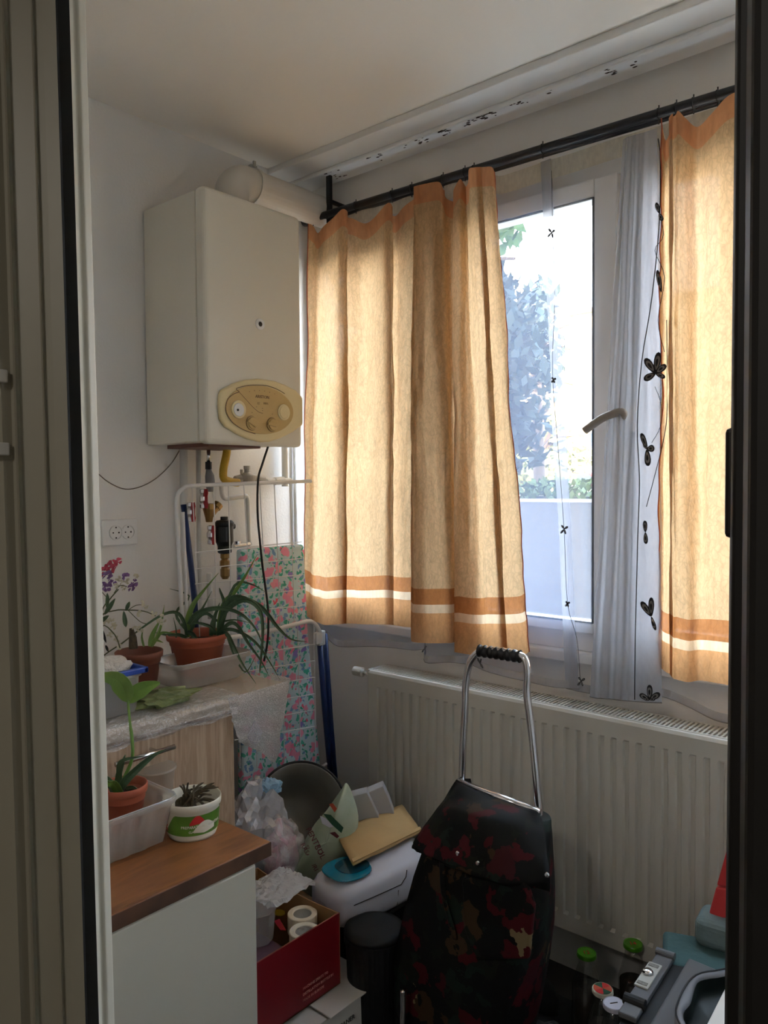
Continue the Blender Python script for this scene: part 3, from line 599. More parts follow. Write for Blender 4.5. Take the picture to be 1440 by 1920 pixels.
# ================================================================ CURTAINS
rodZ = 2.315
rd = thing('curtain_rod', (1.0, -.10, rodZ), 'black double curtain rod above the window carrying voile and apricot curtains', 'curtain rod')
ra, rb = W(590, 409, Y=-.10), W(1370, 172, Y=-.10)
rdir = (rb-ra).normalized(); rod_s = ra-rdir*.03; rod_e = ra+rdir*1.85
def RX(x, y=-.10): t = (x-ra.x)/rdir.x; return V3(x, y, ra.z+rdir.z*t)
obj('front_rod', MB().tube([rod_s, rod_e], .0118, 14), M['rod'], rd, smooth=True)
obj('back_rod', MB().tube([rod_s+V3(-.03, .045, .007), rod_e+V3(0, .045, .007)], .010, 12), M['rod'], rd, smooth=True)
obj('finial', MB().tube([rod_s+rdir*.02, rod_s-rdir*.002, rod_s-rdir*.004, rod_s-rdir*.022], [.012, .012, .020, .019], 16), M['rod'], rd, bevel=.002)
bt = W(610, 356, Y=-.03); bb = W(612, 405, Y=-.10)
obj('bracket', MB().cbox((bb.x, -.085, (bt.z+bb.z)/2+.005), (.020, .012, bt.z-bb.z+.05)).box((bb.x-.01, -.09, bb.z+.05), (bb.x+.01, 0, bb.z+.058)), M['rod'], rd, bevel=.002)
obj('bracket', MB().cbox((bb.x, -.05, bb.z), (.02, .11, .014)), M['rod'], rd, bevel=.002)
obj('bracket', MB().cbox((1.93, -.05, RX(1.93).z), (.02, .11, .014)).cbox((1.93, -.006, RX(1.93).z+.04), (.02, .012, .1)), M['rod'], rd, bevel=.002)
for a in (586, 667, 735, 772, 831, 872, 889, 1018, 1235, 1268, 1300, 1345):
    p = RX(W(a, 300, Y=-.10).x); obj('ring', MB().tube([p+V3(.001*math.sin(0), .0135*math.cos(q*.7854), .0135*math.sin(q*.7854)-.001) for q in range(8)], .0018, 5, closed=True).tube([p+V3(0, 0, -.014), p+V3(0, 0, -.026)], .0015, 5).tube([p+V3(0, 0, .012), p+V3(0, 0, .020)], .0016, 5), M['rod'], rd)
def interp_cols(cols, n=5):
    T = smooth_path([c[0] for c in cols], n); B = smooth_path([c[1] for c in cols], n); return T, B
def curtain(name, label, cat, cols, parts, n=5, crinkle=.0015, seed=0, group=None, root_name=None, bow=0, rows_per=None):
    """cols: (u_top, v_top, y_top, u_bot, v_bot, y_bot); parts: (name, material, s0, s1) from the top"""
    cs = [(W(c[0], c[1], Y=c[2]), W(c[3], c[4], Y=c[5])) for c in cols]
    T, B = interp_cols(cs, n)
    root = thing(name, ((T[0].x+T[-1].x)/2, -.13, min(b.z for b in B)), label, cat, group)
    def pt(j, s):
        p = T[j].lerp(B[j], s)
        w = noise.noise(V3(j*.35+seed, s*5, seed))*crinkle*6+noise.noise(V3(j*1.3+seed, s*24, seed+4))*crinkle*2
        k = math.sin(s*math.pi)
        return p+V3(w*.6*k+bow*k*.0, w*k, 0)
    for (nm, m, s0, s1) in parts:
        k = max(2, int((s1-s0)*60)); rows = [[pt(j, s0+(s1-s0)*i/k) for j in range(len(T))] for i in range(k+1)]
        obj(nm, MB().grid(rows), M[m], root, smooth=True)
    return root, pt, len(T)
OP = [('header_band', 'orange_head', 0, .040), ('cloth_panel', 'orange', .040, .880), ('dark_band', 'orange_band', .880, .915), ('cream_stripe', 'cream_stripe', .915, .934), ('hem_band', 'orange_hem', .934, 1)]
colsA = [
 (578, 416, -.115, 569, 1153, -.10), (588, 425, -.10, 577, 1156, -.09), (596, 437, -.075, 586, 1163, -.075), (606, 425, -.07, 596, 1167, -.09), (625, 408, -.12, 610, 1172, -.13), (642, 392, -.145, 640, 1170, -.12),
 (652, 398, -.14, 650, 1169, -.12), (645, 405, -.12, 643, 1169, -.105), (662, 410, -.10, 660, 1169, -.095), (683, 419, -.075, 672, 1170, -.095), (700, 410, -.085, 690, 1171, -.11), (726, 381, -.14, 720, 1171, -.125), (736, 388, -.14, 738, 1172, -.13), (730, 398, -.115, 730, 1171, -.112), (742, 405, -.09, 744, 1173, -.10),
 (760, 385, -.11, 765, 1176, -.105), (800, 360, -.10, 800, 1176, -.105), (828, 360, -.10, 835, 1178, -.108), (832, 356, -.118, 838, 1180, -.122), (805, 352, -.13, 805, 1182, -.135), (780, 352, -.142, 774, 1186, -.142), (776, 350, -.152, 771, 1200, -.158), (786, 347, -.160, 776, 1204, -.167), (800, 344, -.162, 800, 1206, -.17), (823, 341, -.165, 828, 1206, -.17),
 (831, 355, -.155, 849, 1205, -.163), (838, 373, -.12, 862, 1200, -.135), (862, 380, -.10, 905, 1196, -.125), (870, 375, -.105, 912, 1200, -.13), (856, 362, -.125, 862, 1215, -.15), (850, 358, -.135, 852, 1222, -.162), (862, 336, -.14, 860, 1224, -.17), (870, 345, -.12, 885, 1228, -.165), (874, 350, -.11, 905, 1229, -.16),
 (878, 340, -.13, 912, 1229, -.165), (879, 318, -.17, 918, 1229, -.17), (888, 314, -.18, 935, 1230, -.18), (902, 313, -.187, 952, 1230, -.183), (896, 314, -.175, 943, 1230, -.173), (908, 313, -.17, 960, 1230, -.168), (922, 313, -.18, 982, 1228, -.17), (927, 322, -.165, 992, 1222, -.165)]
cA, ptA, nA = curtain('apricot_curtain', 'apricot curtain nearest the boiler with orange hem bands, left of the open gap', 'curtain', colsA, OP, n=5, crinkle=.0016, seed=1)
obj('edge_trim', MB().tube([ptA(nA-1, i/60) + V3(.001*math.sin(i*1.7), 0, 0) for i in range(61)], .0016, 6), M['trimr'], cA)
obj('edge_trim', MB().tube([ptA(0, i/40) for i in range(41)], .0016, 6), M['trimr'], cA)
colsB = [(1240, 222, -.12, 1237, 1250, -.10), (1247, 262, -.09, 1243, 1256, -.09), (1255, 250, -.11, 1252, 1262, -.12), (1262, 214, -.16, 1266, 1268, -.155), (1254, 222, -.14, 1256, 1264, -.135), (1266, 216, -.17, 1262, 1272, -.168), (1272, 208, -.165, 1268, 1274, -.17), (1286, 222, -.15, 1290, 1279, -.165), (1308, 238, -.12, 1312, 1276, -.14),
 (1335, 212, -.15, 1340, 1280, -.165), (1365, 180, -.17, 1362, 1284, -.16), (1395, 172, -.17, 1392, 1290, -.15), (1425, 195, -.12, 1420, 1290, -.12), (1455, 160, -.16, 1450, 1296, -.16), (1490, 150, -.17, 1490, 1302, -.16), (1530, 165, -.12, 1525, 1304, -.12), (1570, 128, -.16, 1560, 1312, -.16)]
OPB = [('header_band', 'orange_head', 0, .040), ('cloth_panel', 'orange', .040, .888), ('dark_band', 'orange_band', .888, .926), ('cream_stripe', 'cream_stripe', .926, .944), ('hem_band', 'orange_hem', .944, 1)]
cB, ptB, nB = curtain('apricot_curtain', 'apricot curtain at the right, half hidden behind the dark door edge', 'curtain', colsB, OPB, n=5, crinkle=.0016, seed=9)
obj('edge_trim', MB().tube([ptB(0, i/60) + V3(.0015*math.sin(i*1.3), 0, 0) for i in range(61)], .0016, 6), M['trimr'], cB)
# voile curtains hanging on the rear rod
SP = [('header_band', 'sheer_head', 0, .036), ('cloth_panel', 'sheer', .036, .985), ('hem_band', 'sheer_fold', .985, 1)]
def zig(u0, v0, u1, v1, ub0, vb0, ub1, vb1, n, ya, yb, amp):
    out = []
    for i in range(n+1):
        t = i/n; s = (1 if i % 2 else -1)*amp
        out.append((u0+(u1-u0)*t, v0+(v1-v0)*t, ya+s*.5, ub0+(ub1-ub0)*t, vb0+(vb1-vb0)*t, yb+s))
    return out
sA = zig(585, 412, 928, 318, 590, 1150, 800, 1222, 14, -.055, -.062, .014)
sA = [(585, 415, -.055, 568, 1155, -.07), (600, 412, -.05, 600, 1180, -.05), (612, 408, -.06, 626, 1208, -.07), (640, 400, -.05, 650, 1213, -.055), (680, 388, -.06, 690, 1212, -.075), (720, 376, -.05, 730, 1214, -.055), (765, 362, -.06, 775, 1219, -.075),
 (800, 353, -.05, 798, 1219, -.06), (815, 348, -.055, 797, 1242, -.075), (850, 338, -.06, 840, 1242, -.06), (880, 328, -.05, 880, 1246, -.078), (910, 320, -.06, 910, 1258, -.06), (935, 330, -.055, 945, 1268, -.08), (965, 322, -.055, 985, 1277, -.065), (995, 312, -.055, 1030, 1287, -.08), (1020, 303, -.055, 1070, 1291, -.065), (1034, 298, -.06, 1086, 1292, -.08)]
vA, ptvA, nvA = curtain('voile_curtain', 'sheer white voile behind the left apricot curtain, edge strip with tiny dark motifs', 'voile curtain', sA, SP, n=4, crinkle=.001, seed=21)
def strip(pt, n, j0, j1, s0, s1, root, m='sheer_fold', name='folded_edge', off=-.004):
    rows = [[pt(j, s0+(s1-s0)*i/50)+V3(0, off, 0) for j in range(j0, j1)] for i in range(51)]
    return obj(name, MB().grid(rows), M[m], root, smooth=True)
strip(ptvA, nvA, nvA-6, nvA, .0, .985, vA)
obj('hem_cord', MB().tube([ptvA(j, 1.0) for j in range(nvA)], .0012, 5), M['embg'], vA)
sB = [(1030, 300, -.05, 1062, 1291, -.05), (1070, 288, -.055, 1085, 1296, -.065), (1105, 276, -.05, 1105, 1300, -.05), (1140, 264, -.055, 1125, 1304, -.065), (1165, 256, -.05, 1145, 1306, -.05), (1200, 246, -.055, 1190, 1308, -.06), (1235, 236, -.05, 1240, 1306, -.05), (1280, 222, -.055, 1290, 1325, -.06), (1330, 205, -.05, 1340, 1350, -.05), (1390, 190, -.055, 1390, 1362, -.06), (1460, 170, -.05, 1460, 1385, -.05), (1530, 150, -.055, 1530, 1400, -.06)]
SP_B = [('header_band', 'sheer_head', 0, .036), ('cloth_panel', 'sheer_b', .036, .985), ('hem_band', 'sheer_fold', .985, 1)]
vB, ptvB, nvB = curtain('voile_curtain', 'sheer white voile drawn across the clear gap and on behind the right apricot curtain', 'voile curtain', sB, SP_B, n=4, crinkle=.001, seed=33)
obj('hem_cord', MB().tube([ptvB(j, 1.0) for j in range(nvB)], .0012, 5), M['embg'], vB)
# gathered voile panel with the black butterflies
sC = [(1168, 262, -.075, 1106, 1306, -.085), (1174, 258, -.085, 1114, 1308, -.095), (1178, 256, -.078, 1124, 1309, -.085), (1186, 254, -.088, 1140, 1310, -.10), (1192, 252, -.078, 1150, 1311, -.088), (1200, 250, -.090, 1165, 1313, -.105), (1208, 248, -.08, 1178, 1314, -.092), (1216, 245, -.094, 1192, 1315, -.11), (1222, 243, -.094, 1215, 1317, -.112), (1232, 240, -.094, 1241, 1318, -.112)]
SP3 = [('header_band', 'sheer_fold', 0, .045), ('cloth_panel', 'sheer_fold', .045, .99), ('hem_band', 'sheer_fold', .99, 1)]
vC, ptvC, nvC = curtain('voile_curtain', 'gathered voile panel with large black butterfly embroidery beside the right apricot curtain', 'voile curtain', sC, SP3, n=4, crinkle=.001, seed=41)
obj('hem_cord', MB().tube([ptvC(j, 1.0) for j in range(nvC)], .0016, 5), M['embg'], vC)
YB = -.118
def line(pts, root, r=.0013, y=YB): obj('stitched_line', MB().tube(smooth_path([W(a, b, Y=y) for a, b in pts], 4), r, 5), M['embd'], root)
line([(1234, 260), (1238, 300), (1236, 420), (1222, 560), (1203, 680), (1195, 800), (1199, 900), (1196, 1000), (1194, 1080), (1191, 1200), (1190, 1312)], vC)
line([(1250, 600), (1251, 760), (1245, 820), (1228, 890), (1212, 950)], vC, .001)
line([(1232, 380), (1244, 440), (1228, 470), (1246, 520), (1234, 600), (1246, 660)], vC, .0008)
line([(1228, 725), (1240, 760), (1238, 800), (1222, 830)], vC, .0007)
def petal(px, py, dx, dy, w, y=YB):
    """a petal from the heart of the motif: dark rim, grey inside"""
    a = W(px, py, Y=y); b = W(px+dx, py+dy, Y=y); ax = b-a; L = ax.length; ax.normalize(); sd = V3(ax.z, 0, -ax.x)
    def ring(sc, off):
        P_ = []
        for k in range(14):
            q = k*math.pi/7; t = .5+.5*math.cos(q); P_.append((a+b)/2+ax*(math.cos(q)*L*.5*sc)+sd*(math.sin(q)*w*sc*(0.55+.45*t))+V3(0, off, 0))
        return P_
    return ring(1, 0), ring(.66, -.0012), ring(.36, -.0018)
def motif(px, py, pet, root, y=YB):
    A = MB(); G_ = MB()
    for (dx, dy, w) in pet:
        r1, r2, r3 = petal(px, py, dx, dy, w, y); A.prism(r1, (0, .0012, 0)); G_.prism(r2, (0, .0012, 0)); A.prism(r3, (0, .0012, 0))
    o = obj('butterfly_motif', A, M['embd'], root); obj('motif_filling', G_, M['embg'], o)
motif(1229, 700, [(-22, 12, .011), (-20, -28, .011), (6, -40, .011), (20, -16, .010), (18, 8, .007)], vC)
motif(1213, 842, [(-11, -30, .008), (14, -2, .011), (2, 32, .010), (-6, -10, .006)], vC)
motif(1210, 998, [(-1, -22, .007), (1, 22, .007)], vC)
motif(1221, 1156, [(-19, -28, .010), (0, -36, .009), (8, 26, .006)], vC)
motif(1218, 1312, [(-19, -10, .009), (0, -28, .009), (19, -12, .009), (-10, -2, .006), (10, -2, .006)], vC)
motif(1240, 548, [(-8, -42, .007)], vC)
motif(1236, 400, [(-6, -20, .006), (6, 14, .006)], vC)
YS = -.088
for (a, b) in ((1034, 436), (1038, 712), (1058, 992), (1064, 1132), (1090, 1277)):
    s_ = .5 if b in (712, 1132) else .8
    motif(a, b, [(-9*s_, 10*s_, .0035), (-7*s_, -9*s_, .0035), (8*s_, -6*s_, .004), (3*s_, 12*s_, .003)], vA, YS)
motif(795, 1217, [(-4, 6, .003), (4, -6, .003)], vA, YS); motif(900, 1244, [(-5, -10, .004), (5, 9, .004), (2, -9, .003)], vA, YS)
line([(1034, 320), (1036, 420), (1040, 560), (1036, 700), (1048, 860), (1058, 1000), (1064, 1130), (1082, 1200), (1088, 1280)], vA, .0007, YS)
# ================================================================ OAK CABINET and what stands on it
OT = .86
ok = thing('oak_cabinet', (.24, -1.1, 0), 'oak-look cabinet with bar handle against the left wall, plants on top', 'cabinet')
OX = .478; OY1 = -.765
obj('carcass', MB().box((.01, -1.49, .06), (OX-.02, OY1, OT-.035)), M['oak'], ok, bevel=.001)
obj('door', MB().box((OX-.018, -1.49, .10), (OX, OY1+.001, OT-.045)), M['oak'], ok, bevel=.0015)
obj('plinth', MB().box((.05, -1.49, 0), (OX-.05, OY1-.01, .06)), M['oak'], ok)
obj('worktop', MB().box((.01, -1.495, OT-.03), (OX+.012, -.585, OT)), mat('pale_worktop', (206, 190, 168), .45, var=.1), ok, bevel=.003)
h0 = W(262, 1420, X=OX+.03); h1 = W(327, 1392, X=OX+.03)
hb = obj('bar_handle', MB().tube([h0+V3(0, -.06, 0), V3(h1.x, h1.y, h0.z)], .006, 12), M['chrome'], [c for c in ok.children if c.name.startswith('door')][0], smooth=True)
obj('handle_post', MB().tube([V3(OX, h1.y-.045, h0.z), V3(OX+.03, h1.y-.045, h0.z)], .0045, 8), M['chrome'], [c for c in ok.children if c.name.startswith('door')][0])
# crumpled film over the front edge
rows = []
rn = random.Random(5)
for i in range(70):
    y = -1.46+.70*i/69; row = []
    for k, (x, z) in enumerate(((.30, OT+.004), (.36, OT+.006), (.42, OT+.008), (.465, OT+.009), (OX+.014, OT+.008), (OX+.020, OT-.006), (OX+.020, OT-.022), (OX+.019, OT-.040), (OX+.018, OT-.042+.004*math.sin(i*.5)))):
        j = noise.noise(V3(y*22, k*.8, 1))*.008+noise.noise(V3(y*60, k*1.7, 5))*.005
        row.append(V3(x+(j if k > 3 else j*.5)+.003, y, z+abs(j)*(1.2 if k < 5 else .3)))
    rows.append(row)
tag(obj('plastic_film', MB().grid(rows), M['wrap']), 'crumpled clear plastic film along the front edge of the oak cabinet top', 'plastic film')
# lace-patterned plastic cloth draped over the far corner
P0 = [W(440, 1300, X=OX+.022), W(470, 1283, X=OX+.022), W(499, 1268, X=OX+.018)]
rows = []
top = [V3(OX+.022, -.80, OT+.006), V3(OX+.022, -.72, OT+.007), V3(OX+.020, -.65, OT+.008), V3(OX+.014, -.578, OT+.010), V3(.43, -.560, OT+.006), V3(.38, -.555, OT+.004)]
bot = [W(447, 1392, X=OX+.02), W(470, 1402, X=OX+.018), W(492, 1412, X=OX+.01), W(517, 1428, X=OX-.005), W(522, 1360, X=.41), W(527, 1320, X=.37)]
T = smooth_path(top, 5); B = smooth_path(bot, 5)
rows = [[t_.lerp(b_, s/14)+V3(1, 1, 0)*(.006*noise.noise(V3(j*.4, s*.5, 3))*min(1, s/3)) for j, (t_, b_) in enumerate(zip(T, B))] for s in range(15)]
lc = obj('lace_tablecloth', MB().grid(rows), M['lace'], smooth=True)
obj('table_flap', MB().grid([[V3(x, y, OT+.0045+.002*noise.noise(V3(x*40, y*40, 0))) for y in [-1.2+.063*k for k in range(11)]] for x in [.06+.0435*i for i in range(11)]]), M['clear'], lc)
dc = W(478, 1377, X=OX+.026)
for s_ in (.030, .022, .013, .005): obj('diamond_motif', MB().tube([dc+V3(0, s_*.8, 0), dc+V3(0, 0, s_*1.15), dc+V3(0, -s_*.8, 0), dc+V3(0, 0, -s_*1.15)], .0014, 4, closed=True), M['lidw'], lc)
tag(lc, 'translucent lace-patterned plastic cloth draped over the far cabinet corner', 'tablecloth')
def rtray(name, label, c, sx, sy, h, rz, m, taper=.88, ribs=0, cat='tray', lip=.006, wall=.0012, parent=None):
    """open tray with rounded corners, lip and ribbed sides"""
    c = Vector(c); mb = MB(); ns = 10; 
    def ring(hx, hy, r, z):
        P_ = []
        for (cx, cy, a0) in ((hx-r, hy-r, 0), (-hx+r, hy-r, 90), (-hx+r, -hy+r, 180), (hx-r, -hy+r, 270)):
            for k in range(7): q = R(a0+15*k); P_.append(V3(cx+math.cos(q)*r, cy+math.sin(q)*r, z))
        # edge subdivision for ribs
        O = []
        for i, p in enumerate(P_):
            q = P_[(i+1) % len(P_)]; n = max(1, int((q-p).length/.011))
            for k in range(n):
                v = p.lerp(q, k/n)
                O.append(v)
        return O
    rt_ = ring(sx/2, sy/2, .025, 0); N_ = len(rt_)
    def sc(f, z, rib=0, grow=0):
        out_ = []
        for i, v in enumerate(rt_):
            g_ = 1+(rib*.035 if (i//2) % 2 else 0)
            out_.append(V3(v.x*f*g_*(1+grow), v.y*f*g_*(1+grow*1.3), z))
        return out_
    rows = [[V3(0, 0, .002)]*N_, sc(taper*.9, .002), sc(taper, .006, ribs), sc(taper+(1-taper)*.5, h*.5, ribs), sc(.985, h*.86, ribs), sc(1, h*.88), sc(1, h-.003), sc(1, h, 0, lip*9), sc(1, h-.004, 0, lip*9+.01), sc(1, h-.012, 0, lip*9)]
    Mz = Matrix.Rotation(rz, 4, 'Z'); rows = [[c+Mz @ v for v in r_] for r_ in rows]
    o = obj(name, mb.grid(rows, True), m, parent, smooth=True, org=None if parent else c)
    obj('lip', MB().tube(rows[7][::3], .0016, 5, closed=True), M['lip'], o, smooth=True)
    if label: tag(o, label, cat)
    return o
def pot(name, label, c, r, h, m, rim=.018, cat='flowerpot', soil=True, seg=32):
    t = thing(name, c, label, cat); c = Vector(c)
    obj('pot', MB().lathe([(0, .003), (r*.70, 0), (r*.72, .004), (r*.90, h-rim), (r*.92, h-rim), (r*1.0, h-rim+.002), (r*1.02, h-.002), (r*.99, h), (r*.95, h-.002), (r*.90, h-.03), (r*.88, h-.032)], c, seg=seg), m, t, smooth=True)
    if soil: obj('soil', MB().lathe([(r*.90, h-.026), (r*.6, h-.022), (0, h-.020)], c, seg=20), M['soil'], t, smooth=True)
    return t
# --- aloe in its terracotta pot, standing in a clear tray
ct = W(371, 1262, Z=OT+.012); at_d = dep(ct)
tq = [W(470, 1268, Z=OT+.006), W(338, 1302, Z=OT+.006), W(280, 1286, Z=OT+.006)]
tsy = abs(tq[0].y-tq[1].y); tsx = max(.13, min(.2, abs(tq[1].x-tq[2].x)))
rtray('clear_tray', 'long clear plastic tray under the spiky aloe pot', V3((tq[0].x+tq[1].x)/2-tsx/2, (tq[0].y+tq[1].y)/2, OT+.006), tsx, tsy, .072, R(0), M['tray'])
s0 = W(312, 1205, D=at_d); s1 = W(426, 1200, D=at_d); pr = (s1-s0).length/2*.98
aloe = pot('potted_aloe', 'long spiky-leaved aloe in a terracotta pot near the rack', ct, pr, .115, M['terra'])
topz = dep(ct)
def L3(pts, d0, d1):
    n = len(pts); return smooth_path([W(a, b, D=d0+(d1-d0)*i/(n-1)) for i, (a, b) in enumerate(pts)], 4)
def leafs(root, specs, base, m, wmax=.011, fold=.45, profile=None):
    for sp_ in specs:
        pts, dd, w = sp_[0], sp_[1], sp_[2]
        P_ = L3(pts, base, base+dd); n = len(P_)
        ws = [max(.0006, w*((1-.25*(1-min(1, i/(n*.2)))) if i < n*.2 else (1-((i/(n-1)-.2)/.8)**1.6))) for i in range(n)] if profile is None else [max(.0006, w*profile(i/(n-1))) for i in range(n)]
        obj('leaf', MB().blade(P_, ws, -fw if len(sp_) < 4 else sp_[3], fold), M[m] if len(sp_) < 5 else M[sp_[4]], root, smooth=False, solid=.0014)
S_ = [([(352, 1195), (352, 1165), (362, 1135), (378, 1112), (410, 1074)], .05, .017), ([(350, 1192), (345, 1165), (330, 1148), (300, 1155), (252, 1188), (220, 1215)], -.06, .010), ([(355, 1190), (362, 1165), (380, 1140), (397, 1108)], .08, .010), ([(354, 1170), (370, 1150), (410, 1140), (450, 1150), (480, 1180), (498, 1225)], -.06, .013),
 ([(352, 1185), (362, 1190), (376, 1215), (388, 1250), (397, 1287)], -.08, .014), ([(350, 1195), (335, 1190), (310, 1190), (290, 1186)], -.05, .010), ([(410, 1190), (414, 1160), (422, 1130), (440, 1110), (460, 1080), (482, 1040)], .03, .017), ([(412, 1185), (424, 1140), (432, 1125), (450, 1120), (490, 1138), (520, 1175), (545, 1198), (575, 1203)], -.02, .017),
 ([(408, 1188), (415, 1160), (420, 1130), (413, 1108), (411, 1102)], .02, .012), ([(410, 1190), (420, 1150), (455, 1125), (485, 1140), (493, 1180), (488, 1250), (487, 1262)], -.07, .014), ([(408, 1192), (425, 1180), (450, 1185), (480, 1205), (505, 1240), (525, 1275)], -.06, .010), ([(408, 1190), (425, 1188), (440, 1215), (455, 1245), (480, 1282)], -.10, .012),
 ([(409, 1192), (428, 1170), (445, 1172), (465, 1205), (490, 1240), (504, 1268)], -.08, .011), ([(352, 1185), (330, 1150), (355, 1118), (318, 1104)], .10, .008), ([(356, 1188), (370, 1160), (388, 1150), (410, 1165), (440, 1162), (468, 1168)], .03, .010), ([(405, 1190), (395, 1175), (370, 1168), (355, 1172)], -.02, .010), ([(400, 1190), (402, 1160), (412, 1130)], .06, .014),
 ([(396, 1192), (398, 1172), (405, 1150), (412, 1140)], .0, .013), ([(330, 1198), (330, 1180), (325, 1158)], -.02, .004), ([(412, 1170), (440, 1098), (470, 1095), (498, 1110)], .06, .008), ([(425, 1190), (440, 1230), (460, 1260), (478, 1232)], -.10, .006)]
leafs(aloe, [(p_, d_, w_, -fw, 'leaf2' if k in (0, 6) else 'leaf') for k, (p_, d_, w_) in enumerate(S_)], at_d, 'leaf')
# --- brown pot with a small succulent
cbp = W(262, 1290, Z=OT+.012); db = dep(cbp); rb_ = (W(308, 1220, D=db)-W(222, 1220, D=db)).length/2
hb_ = W(262, 1219, D=db).z-cbp.z
bp_ = pot('potted_succulent', 'small green shoot in a brown pot left of the aloe', cbp, rb_, max(.09, hb_), M['brownpot'])
leafs(bp_, [([(282, 1212), (285, 1195), (292, 1178), (302, 1160)], .01, .014), ([(284, 1212), (295, 1195), (305, 1186), (330, 1188)], .03, .010), ([(282, 1212), (290, 1200), (306, 1205)], .0, .010), ([(270, 1212), (266, 1195), (268, 1180)], .02, .006), ([(286, 1210), (300, 1180), (305, 1155), (308, 1134)], .05, .007)], db-.02, 'leaf2')
obj('woody_stump', MB().tube([W(250, 1216, D=db-.01), W(249, 1195, D=db-.01), W(246, 1178, D=db-.01)], [.012, .010, .005], 8), M['dry'], bp_)
# --- artificial flowers
vs_c = W(172, 1300, Z=OT+.006); fd = dep(vs_c)
fv = thing('flower_bunch', vs_c, 'bunch of pink, purple and white artificial flowers beside the door frame', 'flowers')
obj('vase', MB().lathe([(.0, .002), (.03, 0), (.036, .05), (.028, .11), (.022, .13), (.02, .13)], vs_c, seg=20), M['pvc'], fv, smooth=True)
def sprig(pts, dd=0, r=.0016): obj('stem', MB().tube(smooth_path([W(a, b, D=fd+dd) for a, b in pts], 4), r, 6), M['stem'], fv)
sprig([(175, 1240), (190, 1150), (205, 1125), (222, 1105)]); sprig([(175, 1240), (188, 1160), (215, 1145), (240, 1144), (270, 1146), (292, 1155)]); sprig([(176, 1245), (200, 1225), (230, 1205), (262, 1180)], .02); sprig([(176, 1245), (190, 1175), (215, 1190), (225, 1215)], -.02); sprig([(240, 1144), (262, 1165), (275, 1170)], 0, .001)
sprig([(214, 1112), (225, 1098), (238, 1100)], 0, .001); sprig([(205, 1125), (188, 1105), (186, 1085)], 0, .001); sprig([(240, 1144), (255, 1135), (268, 1134)], 0, .001)
def blossoms(pts, m, r, nm):
    for (a, b) in pts:
        c0 = W(a, b, D=fd+rnd.uniform(-.03, .03)); mb = MB()
        for k in range(6):
            v = V3(rnd.gauss(0, 1), rnd.gauss(0, 1), rnd.gauss(0, 1)).normalized(); u = v.orthogonal().normalized(); w = v.cross(u); rr_ = r*rnd.uniform(.8, 1.2)
            P_ = [c0+v*rr_*.2, c0+v*rr_*.7+u*rr_*.6, c0+v*rr_*1.1+u*rr_*.3+w*.2*rr_, c0+v*rr_*1.1-u*rr_*.3, c0+v*rr_*.7-u*rr_*.6]; mb.prism(P_, w*.0008)
        obj(nm, mb, M[m], fv)
blossoms([(190, 1062), (188, 1075), (205, 1062), (212, 1055), (222, 1053), (208, 1070), (216, 1064)], 'pink', .011, 'pink_blossom')
blossoms([(195, 1080), (207, 1085), (192, 1098), (200, 1102), (210, 1092), (235, 1082), (252, 1092), (247, 1102), (243, 1098), (204, 1076)], 'purple', .010, 'purple_blossom')
blossoms([(222, 1084), (228, 1092), (218, 1098), (254, 1082), (232, 1102), (240, 1090), (265, 1132), (274, 1136), (262, 1150), (288, 1150), (302, 1158), (306, 1166), (210, 1162), (216, 1170), (200, 1168), (208, 1190), (220, 1198), (254, 1178), (262, 1180), (298, 1164), (212, 1175), (225, 1212)], 'whitep', .008, 'white_blossom')
leafs(fv, [([(196, 1152), (206, 1138), (216, 1122)], 0, .012), ([(232, 1146), (235, 1165), (236, 1176)], 0, .012), ([(236, 1145), (240, 1136), (243, 1128)], 0, .010), ([(200, 1140), (202, 1125), (201, 1112)], 0, .010), ([(188, 1168), (196, 1160), (204, 1154)], 0, .010), ([(192, 1180), (196, 1195), (199, 1205)], -.01, .007, -fw, 'embd'), ([(198, 1210), (201, 1216), (203, 1222)], -.01, .007, -fw, 'embd')], fd, 'leaf', profile=lambda t: math.sin(math.pi*min(1, t*.95+.05)))
# --- blue-rimmed box filled with odds and ends
cb_ = W(222, 1338, Z=OT+.006)
bx = thing('storage_box', cb_, 'clear box with blue rim heaped with white fluff beside the door frame', 'box')
bw = .10; bh = W(262, 1262, D=dep(cb_)).z-OT
rtray('box_body', None, cb_-V3(.02, .02, 0), .115, .13, bh, 0, M['tray'], .9, parent=bx)
obj('contents', MB().cbox(cb_+V3(-.02, -.02, bh*.42), (.09, .10, bh*.8)), M['darkstuff'], bx, bevel=.01)
c2 = cb_+V3(-.02, -.02, bh)
ri = MB(); hx, hy, t_ = .066, .074, .012
for a in ((-hx, -hy, hx, -hy+t_), (-hx, hy-t_, hx, hy), (-hx, -hy, -hx+t_, hy), (hx-t_, -hy, hx, hy)): ri.box((c2.x+a[0], c2.y+a[1], c2.z-.006), (c2.x+a[2], c2.y+a[3], c2.z+.008))
obj('blue_rim', ri, M['bluep'], bx, bevel=.003, label='blue plastic rim')
def blob(c, sx, sy, sz, amp, f, seed=0, n=3, M4=None):
    bm = bmesh.new(); bmesh.ops.create_icosphere(bm, subdivisions=n, radius=1); mb = MB(); vs = []
    for v in bm.verts:
        k = 1+amp*noise.noise(v.co*f+V3(seed, 0, 0))+amp*.5*noise.noise(v.co*f*2.7+V3(seed, 9, 0))
        p = V3(v.co.x*sx*k, v.co.y*sy*k, v.co.z*sz*k); vs.append(Vector(c)+(M4 @ p if M4 is not None else p))
    mb.add(vs, [tuple(v.index for v in f_.verts) for f_ in bm.faces]); bm.free(); return mb
obj('fluff', blob(c2+V3(0, 0, .010), .050, .058, .024, .35, 3, 2), M['fluff'], bx, smooth=True)
